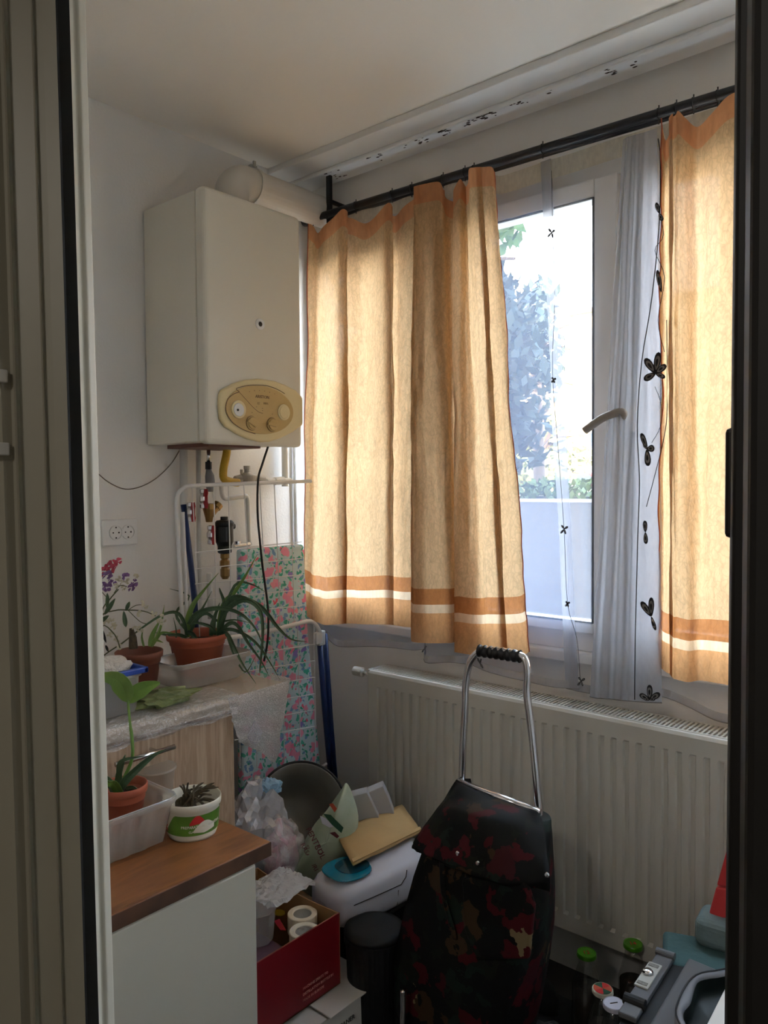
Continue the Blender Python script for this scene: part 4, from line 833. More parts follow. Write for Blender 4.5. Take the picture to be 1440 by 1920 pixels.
tag(obj('green_packet', blob(W(308, 1308, Z=OT+.022), .050, .075, .018, .5, 2.2, 7, 3), M['greenbag'], smooth=False), 'crumpled olive green packet lying in front of the clear tray', 'packet')
# ================================================================ LOW WHITE UNIT with wooden board
WT = .68
un = thing('white_cabinet', (.67, -1.24, 0), 'low white cabinet with smooth front, a wooden board on it, in front of oak cabinet', 'cabinet')
UX = .868; UY = -.990
obj('body', MB().box((.50, -1.49, .0), (UX-.022, UY-.036, WT-.032)), M['appliance'], un, bevel=.003)
obj('door', MB().box((UX-.020, -1.49, .03), (UX+.002, UY-.034, WT-.036)), M['appliance'], un, bevel=.004)
bd = tag(obj('wooden_board', MB().box((.486, -1.497, WT-.03), (UX+.006, UY, WT)), M['walnut'], bevel=.002), 'varnished brown wooden board on top of the low white cabinet', 'board')
obj('raw_edge', MB().box((UX+.0055, -1.497, WT-.0295), (UX+.008, UY+.001, WT-.002)), M['walnut_edge'], bd, label='dark rough sawn edge')
# tub with the dry plant
tc_ = W(361, 1560, Z=WT); td = dep(tc_)
tr = (W(418, 1500, D=td)-W(310, 1500, D=td)).length/2; th = W(361, 1490, D=td).z-WT
tub = thing('plastic_tub', tc_, 'white plastic tub with green label holding dry grassy stalks', 'tub')
obj('tub', MB().lathe([(0, .003), (tr*.80, 0), (tr*.84, .006), (tr*.86, .012), (tr*.93, th-.016), (tr*.99, th-.014), (tr*1.0, th-.003), (tr*.985, th), (tr*.95, th-.002), (tr*.92, th-.014), (tr*.82, .010), (0, .008)], tc_, seg=40), M['tubw'], tub, smooth=True)
cdir = math.atan2(CAM.y-tc_.y, CAM.x-tc_.x)
def wrapz(z): return tr*(.865+(.93-.865)*((z-.012)/(th-.028)))+.0009
def patch(a0, a1, zf0, zf1, m, name, nn=20, off=0):
    rows = []
    for i in range(nn+1):
        q = a0+(a1-a0)*i/nn; z0, z1 = zf0(i/nn), zf1(i/nn); rows.append([tc_+V3(math.cos(cdir+q)*(wrapz(z)+off), math.sin(cdir+q)*(wrapz(z)+off), z) for z in [z0+(z1-z0)*k/4 for k in range(5)]])
    return obj(name, MB().grid(rows), m, tub, smooth=True)
patch(R(-88), R(100), lambda t: .014, lambda t: (.018 if t < .10 else .018+min(1, (t-.10)/.16)*(th-.040)) , M['green'], 'label', 40)
patch(R(-2), R(52), lambda t: .018+.008*abs(t-.5), lambda t: .020+.020*math.sin(t*math.pi*.95)+.006*t, M['tubw'], 'label_picture', 16, .0006)
patch(R(-6), R(28), lambda t: .036+.004*t, lambda t: .040+.016*math.sin(math.pi*t), M['redlab'], 'label_picture', 10, .0004)
def arctext(s, q, z, size, m):
    for k, chx in enumerate(s):
        a = cdir+q+k*size*.62/tr; p = tc_+V3(math.cos(a)*(wrapz(z)+.0012), math.sin(a)*(wrapz(z)+.0012), z)
        if chx != ' ': text('lettering', chx, size, p, V3(-math.sin(a), math.cos(a), 0), V3(0, 0, 1), m, tub)
arctext('PREPARAT DIN SMANTANA', R(-22), th-.045, .0075, M['tubw']); arctext('CU BRANZA', R(-6), th-.055, .006, M['tubw'])
arctext('K', R(-66), th-.052, .018, M['redlab'])
rn = random.Random(8)
cdry = tc_+V3(0, 0, .03)
for k in range(34):
    tgt = W(rn.uniform(335, 412), rn.uniform(1466, 1515), D=td+rn.uniform(-.03, .03)); b0 = W(rn.uniform(340, 362), 1512, D=td-.01+rn.uniform(-.02, .02)); md = b0.lerp(tgt, .5)+V3(0, 0, .012)
    obj('dry_stalk', MB().tube(smooth_path([b0, md, tgt], 3), [.0022]*6+[.0006], 5), M['dry'], tub)
obj('root_clump', blob(W(350, 1512, D=td-.005), .022, .022, .02, .6, 4, 3, 2), M['dry'], tub)
# ribbed tray with the leafy plant pot
rc = W(252, 1625, Z=WT)+V3(-.02, -.03, 0)
ptray_h = .095
rtray('ribbed_tray', 'cloudy ribbed plastic tray holding the leafy plant pot on the wooden board', W(330, 1492, Z=WT+.095)-V3(.085, .13, .095), .17, .26, ptray_h, R(0), M['tray'], .86, ribs=1)
lp_c = W(233, 1550, Z=WT+.02); ld = dep(lp_c); 
lr = (W(272, 1480, D=ld)-W(186, 1480, D=ld)).length/2
lpot = pot('potted_plant', 'broad-leaved young plant with tall stem in a terracotta pot by the door frame', lp_c, lr, W(225, 1468, D=ld).z-lp_c.z, M['terra'])
pl_b = W(222, 1490, D=ld)
obj('stem', MB().tube(smooth_path([pl_b, W(232, 1460, D=ld), W(247, 1425, D=ld-.01), W(248, 1390, D=ld-.01), W(243, 1350, D=ld-.01), W(240, 1312, D=ld-.01)], 4), [.0035]*15+[.0028]*6, 8), M['leaf2'], lpot, smooth=True)
leafs(lpot, [([(240, 1316), (232, 1290), (215, 1272), (180, 1268)], -.02, .042, -fw), ([(240, 1318), (255, 1300), (275, 1288), (300, 1280)], .03, .034, -fw)], ld-.01, 'leaf3', fold=.2, profile=lambda t: .12+math.sin(math.pi*min(1, t**.8))*.88*(1-.1*t))
leafs(lpot, [([(222, 1488), (235, 1465), (262, 1438), (290, 1415), (312, 1405)], -.03, .016, -fw), ([(226, 1490), (215, 1470), (200, 1466), (185, 1450)], -.05, .020, -fw, 'leaf2'), ([(228, 1490), (222, 1460), (230, 1430), (235, 1415)], .0, .014, -fw), ([(222, 1490), (205, 1465), (180, 1445)], .03, .02, -fw), ([(236, 1478), (250, 1476), (260, 1482)], .0, .008, -fw), ([(226, 1480), (224, 1440), (232, 1425), (270, 1418)], -.02, .012, -fw)], ld, 'leaf', fold=.35)
cc = W(212, 1470, Z=WT+.003)
o = tag(obj('clear_container', MB().lathe([(0, .002), (.042, 0), (.046, .01), (.054, .10), (.059, .102), (.059, .106), (.055, .107)], V3(.60, -1.30, WT+.0), seg=28), M['tray'], smooth=True), 'cloudy plastic container standing behind the leafy plant pot', 'container')
o = tag(obj('clear_container', MB().lathe([(0, .002), (.036, 0), (.040, .01), (.046, .062), (.050, .064), (.050, .068), (.046, .069)], W(300, 1502, Z=WT)+V3(-.035, .01, 0), seg=28), M['tray'], smooth=True), 'low round clear container tucked behind the ribbed tray and white tub', 'container')
# ================================================================ FLOOR CLUTTER
# white carton under the red box
ZB = .215
ra_ = W(712, 1832, Z=ZB)
whx1 = ra_.x; why1 = ra_.y
wb = thing('white_carton', ((whx1-.21), why1-.17, 0), 'white lidded carton with dark print under the dark red box', 'carton')
obj('carton_body', MB().box((whx1-.34, why1-.36, 0.0), (whx1-.006, why1-.004, ZB-.014)), M['whitebox'], wb, bevel=.002)
obj('carton_flap', MB().box((whx1-.34, why1-.175, ZB-.006), (whx1+.008, why1+.002, ZB-.003)), M['whitebox'], wb)
obj('carton_flap', MB().box((whx1-.34, why1-.36, ZB-.012), (whx1-.003, why1-.178, ZB-.009)), M['whitebox'], wb)
text('lettering', 'VACUUM CLEANER', .016, V3(whx1-.004, why1-.155, ZB-.052), V3(0, 1, 0), V3(0, 0, 1), M['ink'], wb)
text('lettering', 'MW', .05, V3(whx1-.004, why1-.17, ZB-.085), V3(0, 1, 0), V3(0, 0, 1), M['ink'], wb)
# dark red box (open)
RT = W(636, 1712, X=.80); rx1 = .80; ry1 = RT.y; rzt = RT.z; rzb = ZB
ryb = -1.02
rbx = thing('red_box', (rx1-.17, (ry1+ryb)/2, rzb), 'open dark red cardboard box with small pale print', 'box')
rx0 = rx1-.32
def wallp(poly, nrm): return MB().prism(poly, nrm)
obj('box_front', MB().prism([V3(rx1, ryb, rzb), V3(rx1, ry1, rzb), V3(rx1, ry1, rzt), V3(rx1, ryb, rzt)], (-.003, 0, 0)), M['winebox'], rbx)
obj('front_lining', MB().prism([V3(rx1-.0031, ryb, rzb), V3(rx1-.0031, ry1-.003, rzb), V3(rx1-.0031, ry1-.003, rzt), V3(rx1-.0031, ryb, rzt)], (-.001, 0, 0)), M['card'], rbx)
far = [V3(rx1-t*.32, ry1+.012*math.sin(t*math.pi*.5)*0+(.02*t), 0) for t in [k/10 for k in range(11)]]
rows = [[p+V3(0, 0, rzb) for p in far], [p+V3(0, 0, rzt-.010*math.sin(k*.314)) for k, p in enumerate(far)]]
obj('box_back', MB().grid(rows), M['card'], rbx, solid=.003)
obj('back_skin', MB().grid([[p+V3(0, .0022, 0) for p in r_] for r_ in rows]), M['winebox'], rbx)
obj('box_side', MB().box((rx0, ryb, rzb), (rx0+.003, ry1+.02, rzt)), M['card'], rbx); obj('box_side', MB().box((rx0, ryb, rzb), (rx1, ryb+.003, rzt)), M['card'], rbx)
obj('box_bottom', MB().box((rx0, ryb, rzb), (rx1, ry1, rzb+.003)), M['card'], rbx)
for k, s in enumerate(('MACHINE SPIRITS TO', 'DISTILLATION BOTTLE IN', 'MADE IN EUROPE')):
    p = W(568, 1855+k*11, X=rx1+.0006); text('lettering', s, .0085, p, V3(0, 1, 0), V3(0, 0, 1), M['whiteink'], rbx, align='LEFT')
# things in it
fl_ = rzt-.075
tag(obj('purple_packet', MB().box((rx0+.02, ryb+.02, rzb+.004), (rx1-.008, ry1-.09, fl_)), mat('plum_card', (92, 66, 84), .6), bevel=.003), 'plum coloured packet at the bottom of the dark red box', 'packet')
for (a, b, lab, z) in ((567, 1712, 'beige adhesive tape roll standing upright in the red box', rzt-.022), (572, 1745, 'white-wrapped tape roll against the front side of the red box', rzt-.025)):
    c = W(a, b, Z=z); c.x = min(c.x, rx1-.042)
    t = thing('tape_roll', (c.x, c.y, z-.045), lab, 'tape roll'); c = V3(c.x, c.y, z-.045)
    obj('roll', MB().lathe([(.024, 0), (.036, 0), (.036, .045), (.034, .046), (.024, .046), (.022, .044), (.022, 0)], c, seg=30), M['tape'] if a == 567 else M['tubw'], t, smooth=False, bevel=.001)
    obj('wrapper', MB().lathe([(.0225, .043), (.012, .040), (0, .041)], c, seg=20), M['clear'] if a == 567 else M['wrap'], t, smooth=True)
jar_c = W(492, 1760, Z=fl_)
t = tag(obj('clear_beaker', MB().lathe([(0, .003), (.030, 0), (.034, .004), (.040, .075), (.043, .078), (.040, .079)], V3(min(jar_c.x, rx1-.06), jar_c.y-.01, fl_), seg=8), M['clear'], bevel=.003), 'faceted clear plastic container inside the red box', 'container')
mb = MB(); c = W(515, 1665, Z=rzt-.004)
rows = []
for i in range(22):
    rows.append([c+V3((i/21-.5)*.13, (j/15-.5)*.16+.01, .016*math.sin(math.pi*i/21)*math.sin(math.pi*j/15)+.014*noise.noise(V3(i*.6, j*.6, 3))) for j in range(16)])
tag(obj('clear_bag', MB().grid(rows), M['packing'], smooth=False), 'crinkled clear bag of white packing on top in the red box', 'bag')
tag(obj('yellow_tag', MB().prism([W(524, 1712, Z=fl_+.003)+V3(math.cos(q*.52)*.016, math.sin(q*.52)*.013, 0) for q in range(12)], (0, 0, .002)), mat('yellow_label', (208, 180, 50), .5)), 'small yellow oval tag beside the tape rolls', 'tag')
tag(obj('red_tag', MB().prism([W(514, 1728, Z=fl_+.004), W(524, 1724, Z=fl_+.004), W(536, 1745, Z=fl_+.004), W(526, 1745, Z=fl_+.004)], (0, 0, .002)), mat('crimson_label', (190, 50, 66), .5)), 'small crimson tag lying beside the tape rolls', 'tag')
# crumpled translucent bags next to the oak cabinet
bgc = W(490, 1545, Y=-.62)
def crump(c, s, amp, f, seed, n=4): return blob(c, s[0], s[1], s[2], amp, f, seed, n)
tag(obj('plastic_bag', crump(W(478, 1560, D=2.18)+V3(0, 0, -.03), (.075, .10, .16), .34, 2.4, 3), M['bag'], smooth=False), 'puffed translucent white bag beside the oak cabinet end', 'bag')
t = thing('plastic_bag', W(520, 1650, D=2.02), 'bag with pink and white cloth showing, below the puffed white bag', 'bag')
obj('cloth_inside', crump(W(520, 1605, D=2.16), (.055, .06, .10), .25, 1.8, 11), M['pinkbag'], t, smooth=True)
obj('bag_film', crump(W(520, 1605, D=2.16), (.062, .07, .11), .3, 2.5, 14), M['wrap'], t, smooth=False)
tag(obj('blue_wrap', crump(W(500, 1478, D=2.2), (.03, .04, .025), .5, 2, 17, 3), mat('pale_blue_wrap', (150, 190, 220), .4, bump=.6, bscale=40)), 'scrap of pale blue wrap lying on the puffed white bag', 'wrap')
tag(obj('low_shelf_box', MB().box((.05, -.56, .0), (.42, -.30, .12)), M['card'], bevel=.004), 'cardboard box under the dark metal bowl', 'box')
# dark bowl tipped toward the room
bc = W(562, 1520, D=2.42)
tilt = Matrix.Rotation(R(-18), 4, 'Z') @ Matrix.Rotation(R(52), 4, 'Y') @ Matrix.Rotation(R(12), 4, 'X')
bw_ = thing('metal_bowl', bc+V3(0, 0, -.10), 'large dark metal bowl tipped on its side in the corner', 'bowl')
profb = [(0, -.13), (.06, -.128), (.085, -.12), (.10, -.09), (.118, -.02), (.133, .04), (.139, .042), (.139, .046), (.129, .045), (.112, -.02), (.094, -.088), (.06, -.115), (0, -.118)]
obj('bowl', MB().lathe(profb, bc, tilt, seg=48), M['gmetal'], bw_, smooth=True)
obj('rim', MB().tube([bc+tilt @ V3(math.cos(q*math.pi/24)*.138, math.sin(q*math.pi/24)*.138, .045) for q in range(48)], .004, 8, closed=True), M['black'], bw_, smooth=True)
# soil / fertiliser bag
fb = [(650, 1468), (640, 1480), (612, 1520), (590, 1545), (566, 1585), (550, 1612), (538, 1645), (570, 1672), (610, 1690), (640, 1640), (662, 1600), (668, 1570), (672, 1530), (662, 1492)]
fD = 2.20
fbt = thing('garden_soil_bag', W(600, 1690, D=fD), 'pale green printed plastic sack leaning beside the dark metal bowl', 'sack')
cen = (612, 1580); rows = []
for s, dz in ((1.0, 0), (.92, -.03), (.75, -.052), (.5, -.066), (.2, -.072), (0.0, -.073)):
    rows.append([W(cen[0]+(a-cen[0])*s, cen[1]+(b-cen[1])*s, D=fD+dz+.008*noise.noise(V3(k*.9, s*4, 0))) for k, (a, b) in enumerate(fb)])
def ring_smooth(r_):
    n = len(r_); out = []
    for i in range(n):
        p0, p1, p2, p3 = r_[i-1], r_[i], r_[(i+1) % n], r_[(i+2) % n]
        for k in range(3):
            t = k/3; out.append(.5*((2*p1)+(p2-p0)*t+(2*p0-5*p1+4*p2-p3)*t*t+(3*p1-p0-3*p2+p3)*t**3))
    return out
rows = [ring_smooth(r_) for r_ in rows]
back = [[CAM+(p-CAM)*(1+.10*(1-s)) for p in rows[0]] for s in (1, .5, 0)]
cb2 = sum(rows[0], V3(0, 0, 0))/len(rows[0]); back[2] = [CAM+(cb2.lerp(p, .3)-CAM)*1.05 for p in rows[0]]
obj('sack', MB().grid(rows, True).grid([back[0], back[1], back[2]], True), M['fert'], fbt, smooth=True)
def fpatch(pts, m, d=fD-.076, nm='print'): obj(nm, MB().prism([W(a, b, D=d) for a, b in pts], fw*.001), M[m], fbt)
fpatch([(617, 1508), (624, 1506), (642, 1530), (628, 1524)], 'orangered', fD-.062)
fpatch([(606, 1526), (620, 1528), (644, 1552), (640, 1562), (622, 1546)], 'dgreen', fD-.074)
fpatch([(600, 1530), (610, 1534), (626, 1550), (618, 1552), (604, 1544)], 'lidw', fD-.072)
fpatch([(618, 1562), (628, 1560), (636, 1568), (632, 1572)], 'maroon', fD-.076)
def ftext(s, a, b, size, an=-62, d=fD-.078, m='maroon'):
    xd = rt*math.cos(R(an))+up*math.sin(R(an)); zd_ = -rt*math.sin(R(an))+up*math.cos(R(an)); text('lettering', s, size, W(a, b, D=d), xd, zd_, M[m], fbt)
ftext('PENTRU', 590, 1577, .022); ftext('SOL', 600, 1598, .022, d=fD-.077); ftext('SI', 576, 1589, .016, d=fD-.060); ftext('RASADURI', 580, 1607, .018, d=fD-.066)
# grey folded cartons behind
for (poly, d, lab) in (([(688, 1487), (718, 1474), (730, 1500), (745, 1545), (716, 1545)], 2.30, 'grey cardboard flap in front of the radiator corner'), ([(652, 1495), (688, 1486), (716, 1545), (676, 1560), (664, 1520)], 2.27, 'dull grey carton leaning beside the printed sack')):
    P_ = [W(a, b, D=d) for a, b in poly]; tag(obj('grey_carton', MB().prism(P_, fw*.05+V3(0, 0, 0)), M['greycard'], bevel=.002), lab, 'carton')
# pale appliance with teal window, padded envelope on top, black bin below
def ap(a, b, z): return W(a, b, Z=z)
AZ = .405
n0 = ap(632, 1640, AZ); n1 = ap(788, 1572, AZ)
ang = math.atan2(n1.y-n0.y, n1.x-n0.x)
AX = V3(math.cos(ang), math.sin(ang), 0); AYv = V3(-math.sin(ang), math.cos(ang), 0)
Lg = .31; wdt = .078
apl = thing('litter_appliance', n0+AX*.12+V3(0, 0, -.17), 'pale grey plastic appliance with a teal see-through window', 'appliance')
sec = []
def cross(t, s=1.0, zsh=0):
    P_ = []
    hw = wdt*s; hh = .060*s
    for k in range(28):
        q = 2*math.pi*k/28; c_, s__ = math.cos(q), math.sin(q); e = .55
        P_.append(n0+AX*t+AYv*(hw*math.copysign(abs(c_)**e, c_))+V3(0, 0, -.060+zsh+hh*math.copysign(abs(s__)**e, s__)))
    return P_
rows = [cross(-.050, .30, -.01), cross(-.046, .55), cross(-.034, .80), cross(-.012, .95), cross(.02, 1.0), cross(.12, 1.02), cross(.22, 1.0), cross(Lg-.04, .98), cross(Lg-.012, .90), cross(Lg, .6)]
obj('appliance_shell', MB().grid(rows, True).add(rows[0], [tuple(range(28))]).add(rows[-1], [tuple(range(28))]), M['wplastic'], apl, smooth=True)
def oval(cx, hx, hy, z, e=.6, n=28): 
    return [n0+AX*(cx+hx*math.copysign(abs(math.cos(2*math.pi*k/n))**e, math.cos(2*math.pi*k/n)))+AYv*(hy*math.copysign(abs(math.sin(2*math.pi*k/n))**e, math.sin(2*math.pi*k/n)))+V3(0, 0, z) for k in range(n)]
obj('teal_window', MB().prism(oval(.032, .060, .060, .001, .75), (0, 0, .006)), M['teal'], apl, bevel=.003, label='glossy teal window')
obj('window_recess', MB().prism(oval(.050, .044, .040, .0075, .8), (0, 0, .001)), M['tealdark'], apl)
obj('seam', MB().tube([cross(.14, 1.022)[k] for k in (14, 16, 18, 20, 21, 22, 24)][:5], .0009, 5), M['ink'], apl)
sm = [n0+AX*t-AYv*(wdt*1.012)+V3(0, 0, -.045-.004*math.sin(t*9)) for t in [-.01+.02*k for k in range(9)]]+[n0+AX*.168-AYv*(wdt*1.012)+V3(0, 0, -.035), n0+AX*.172-AYv*(wdt*1.00)+V3(0, 0, -.018)]
obj('seam', MB().tube(sm, .0012, 5), M['ink'], apl)
eA, eB, eC, eD = ap(627, 1566, AZ+.012), ap(754, 1516, AZ+.006), ap(790, 1566, AZ+.004), ap(662, 1629, AZ+.016)
env = tag(obj('padded_envelope', MB().grid([[(eA.lerp(eB, i/12)).lerp(eD.lerp(eC, i/12), j/8)+V3(0, 0, .010+.009*math.sin(math.pi*i/12)*math.sin(math.pi*j/8)+.003*noise.noise(V3(i*.5, j*.6, 2))) for i in range(13)] for j in range(9)]), M['env'], smooth=True, solid=.006), 'tan padded envelope lying across the pale appliance', 'envelope')
E2 = [eD.lerp(eC, i/8)+V3(0, 0, .017) for i in range(9)]; E3 = [eA.lerp(eD, .93).lerp(eB.lerp(eC, .93), i/8)+V3(0, 0, .0185) for i in range(9)]
obj('envelope_flap', MB().grid([E2, E3]), M['env'], env, solid=.002)
bk = thing('black_bin', V3(.78, -.50, 0), 'round black plastic bin in front of the pale appliance', 'bin')
bcen = V3(.838, -.632, 0)
bk.location = bcen; ORG[bk] = bcen.copy()
obj('bin_body', MB().lathe([(.0, .0), (.060, 0), (.070, .30), (.074, .302), (.074, .315), (.071, .317)], bcen, seg=36), M['binblack'], bk, smooth=False)
obj('bin_lid', MB().lathe([(.073, .318), (.075, .322), (.073, .328), (.055, .334), (0, .336)], bcen, seg=36), M['binblack'], bk, smooth=True)
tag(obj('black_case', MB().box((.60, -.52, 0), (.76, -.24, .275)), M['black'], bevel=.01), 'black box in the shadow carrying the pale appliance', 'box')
tag(obj('cardboard_sheet', MB().prism([W(735, 1850, Z=.02), W(790, 1862, Z=.02), W(860, 1945, Z=.02), W(700, 1990, Z=.02)], (0, 0, .004)), M['card']), 'brown cardboard sheet on the floor under the shopping trolley', 'cardboard')
# ================================================================ SHOPPING TROLLEY
tr_ = thing('shopping_trolley', (1.03, -.56, 0), 'wheeled shopping bag in dark flowery cloth with a chrome frame', 'shopping trolley')
TY = -.50
hdl = [(866, 1478), (868, 1400), (872, 1330), (873, 1290), (877, 1258), (885, 1236), (903, 1220), (940, 1221), (975, 1229), (986, 1240), (989, 1262), (988, 1300), (993, 1340), (1000, 1400), (1011, 1525), (1014, 1600)]
obj('frame_tube', MB().tube(smooth_path([W(a, b, Y=TY) for a, b in hdl], 5), .0085, 12), M['chrome'], tr_, smooth=True)
gp = [W(a, b, Y=TY) for a, b in ((899, 1220), (975, 1231))]
g_ = smooth_path([gp[0].lerp(gp[1], k/14) for k in range(15)], 2)
obj('grip', MB().tube(g_, [.0135+.0018*math.cos(i*1.55) for i in range(len(g_))], 12), M['black'], tr_, smooth=True)
f0, f1 = W(858, 1466, Y=TY-.01), W(1012, 1524, Y=TY-.01)
obj('top_bar', MB().tube([f0, f1], .009, 10), M['chrome'], tr_, smooth=True)
# body: rings of rounded rectangles
def trow(xa, xb, ya, yb, z, sag=0, n=9):
    P_ = []
    for (p, q) in (((xa, ya), (xb, ya)), ((xb, ya), (xb, yb)), ((xb, yb), (xa, yb)), ((xa, yb), (xa, ya))):
        for k in range(n):
            t = k/n; x = p[0]+(q[0]-p[0])*t; y = p[1]+(q[1]-p[1])*t
            b_ = math.sin(math.pi*t)*.018; cx, cy = (xa+xb)/2, (ya+yb)/2
            nx, ny = (0, -1) if p[1] == q[1] == ya else (0, 1) if p[1] == q[1] else (1, 0) if p[0] == xb else (-1, 0)
            P_.append(V3(x+nx*b_+.007*noise.noise(V3(x*14, y*14, z*11)), y+ny*b_+.012*noise.noise(V3(x*16, y*9, z*10+5)), z))
    return P_
BL = [(.66, 1.012, 1.222, -.525, -.475), (.655, 1.005, 1.228, -.55, -.475), (.62, .995, 1.236, -.60, -.475), (.57, .985, 1.240, -.63, -.475), (.50, .965, 1.240, -.64, -.47), (.42, .95, 1.236, -.645, -.47), (.34, .925, 1.226, -.65, -.47), (.26, .91, 1.215, -.65, -.47), (.18, .905, 1.198, -.65, -.47), (.12, .915, 1.18, -.645, -.475), (.09, .94, 1.15, -.63, -.49)]
rows = [trow(xa, xb, ya, yb, z) for (z, xa, xb, ya, yb) in BL]
obj('bag_body', MB().grid(rows, True).add(rows[0], [tuple(range(36))]).add(rows[-1], [tuple(range(36))]), M['camo'], tr_, smooth=True)
# flap over the front
fa = [W(858, 1462, Y=TY-.015), W(905, 1486, Y=TY-.02), W(960, 1506, Y=TY-.02), W(1012, 1524, Y=TY-.015)]
fb_ = [W(822, 1516, Y=-.60), W(880, 1530, Y=-.625), W(955, 1545, Y=-.625), W(1022, 1552, Y=-.57)]
fc_ = [W(778, 1578, Y=-.665), W(850, 1610, Y=-.675), W(940, 1640, Y=-.675), W(1032, 1640, Y=-.64)]
fdn = [W(780, 1590, Y=-.665), W(848, 1622, Y=-.675), W(938, 1652, Y=-.675), W(1033, 1668, Y=-.635)]
rws = [smooth_path(q, 6) for q in (fa, fb_, fc_, fdn)]
cols_ = list(zip(*rws)); flap = [smooth_path(list(c), 6) for c in cols_]
flap = [[p+V3(0, -.004+.008*noise.noise(V3(i*.5, j*.5, 1)), .006*noise.noise(V3(i*.4, j*.4, 7))) for j, p in enumerate(c)] for i, c in enumerate(flap)]
obj('flap', MB().grid(flap), M['camo'], tr_, smooth=True, solid=.004)
obj('side_flap', MB().grid([[p, p.lerp(V3(p.x-.01, -.50, p.z), .5), V3(p.x+.02, -.49, p.z)] for p in flap[0]]), M['camo'], tr_, smooth=True, solid=.003)
pk = [(865, 1650), (900, 1640), (985, 1655), (1000, 1700), (990, 1800), (890, 1800), (868, 1740)]
obj('front_pocket', MB().prism([W(a, b, Y=-.672) for a, b in pk], (0, .015, 0)), M['camo'], tr_, bevel=.006, seg=3)
obj('strap', MB().tube(smooth_path([W(828, 1610, Y=-.675), W(832, 1680, Y=-.68), W(848, 1740, Y=-.675), W(852, 1760, Y=-.67)], 4), .007, 8, flat=.35), M['camo'], tr_, smooth=True)
for a, b in ((896, 1618), (858, 1600), (1026, 1640)): obj('press_stud', MB().lathe([(.005, 0), (.004, .003), (0, .0035)], W(a, b, Y=-.680), Matrix.Rotation(R(90), 4, 'X'), seg=12), M['chrome'], tr_)
lg0 = W(756, 1856, Y=-.70)
obj('foot_tube', MB().tube(smooth_path([lg0, V3(lg0.x, -.70, lg0.z-.04), V3(lg0.x+.0, -.70, .012), V3(lg0.x+.1, -.70, .008), V3(lg0.x+.36, -.70, .008), V3(lg0.x+.40, -.70, .03), V3(lg0.x+.40, -.69, .14)], 4), .007, 10), M['chrome'], tr_, smooth=True)
for x in (.90, 1.20):
    w_ = obj('wheel', MB().lathe([(.02, -.012), (.062, -.012), (.07, -.008), (.07, .008), (.062, .012), (.02, .012)], V3(x, -.445, .07), MY, seg=28), M['black'], tr_, bevel=.001)
    obj('hub', MB().lathe([(.02, -.016), (.02, .016), (0, .017)], V3(x, -.445, .07), MY, seg=12), M['pvc'], w_)
obj('axle', MB().tube([V3(.88, -.445, .07), V3(1.22, -.445, .07)], .005, 8), M['chrome'], tr_)
# ================================================================ BOTTLES, TOOLBOX and the rest at the lower right
def bottle(px, py, z, lidm, lab, ts=None, tm='redlab', r=.024, H_=None):
    c = W(px, py, Z=z); c = V3(c.x, c.y, 0); t = thing('glass_jar', c, lab, 'jar')
    obj('glass', MB().lathe([(0, .002), (.032, 0), (.036, .006), (.036, z*.62), (.030, z*.72), (r*.85, z-.03), (r*.85, z-.012)], c, seg=24), M['glass'], t, smooth=True)
    obj('filling', MB().lathe([(0, .004), (.032, .004), (.033, z*.6), (0, z*.61)], c, seg=20), mat('dark_preserve', (40, 26, 20), .4) if 'pres' not in M else M['pres'], t, smooth=True)
    l = obj('lid', MB().lathe([(r*.98, z-.011), (r*1.02, z-.0095), (r, z-.002), (r*.95, z), (r*.88, z-.0015), (0, z-.0012)], c, seg=32), M[lidm], t, smooth=False)
    if ts: text('lid_print', ts, .018, c+V3(0, -.002, z), rt, V3(fw.x, fw.y, 0), M[tm], l)
    return t, l, c
bottle(1100, 1785, .22, 'lidg', 'jar with green lid and red print nearest the shopping bag', '12')
bottle(1187, 1768, .24, 'lidg', 'jar with green lid and red print against the radiator foot', '14')
t, l, c = bottle(1130, 1853, .22, 'tubw', 'jar with fruit-print lid in red, orange and green')
for k, m_ in enumerate(('orangered', 'redlab', 'dgreen', 'orangered', 'redlab', 'dgreen')):
    a = k*1.047; obj('lid_print', MB().prism([c+V3(0, 0, .2195), *[c+V3(math.cos(a+q*.26)*.021, math.sin(a+q*.26)*.021, .2195) for q in range(5)]], (0, 0, .001)), M[m_], l)
t, l, c = bottle(1151, 1880, .23, 'lidw', 'jar with plain white lid right beside the toolbox'); obj('lid_mark', MB().cbox(c+V3(0, 0, .2297), (.018, .002, .001), .9), M['ink'], l)
tag(obj('floor_mat', MB().box((1.0, -.42, .0), (1.95, -.14, .012)), mat('dark_mat', (52, 54, 56), .9, var=.4, scale=20), bevel=.004), 'dark mat on the floor below the radiator', 'mat')
rc_ = random.Random(2)
for k, (x, y, sx, sy, h_) in enumerate(((1.06, -.22, .09, .06, .07), (1.16, -.34, .08, .07, .06))):
    tag(obj('dark_pouch', blob(V3(x, y, h_*.6), sx*.6, sy*.6, h_*.6, .3, 2, 20+k), mat('charcoal_cloth', (40, 44, 46), .9), smooth=True), ('small charcoal pouch lying under the radiator', 'small charcoal pouch between the jars and trolley')[k], 'pouch')
TZ = .40
def tb(a, b, z=TZ): return W(a, b, Z=z)
tool = thing('toolbox', (1.5, -.55, 0), 'dark grey plastic toolbox with silver latch at the lower right', 'toolbox')
u0, u1 = tb(1152, 1920), tb(1243, 1781)
dirv = (u1-u0).normalized(); nr = V3(dirv.y, -dirv.x, 0)      # nr points to +X
base = u1+dirv*.004
def TP(s, w, z): p = base-dirv*s+nr*w; return V3(p.x, p.y, z)
LT = .42; WW = .22
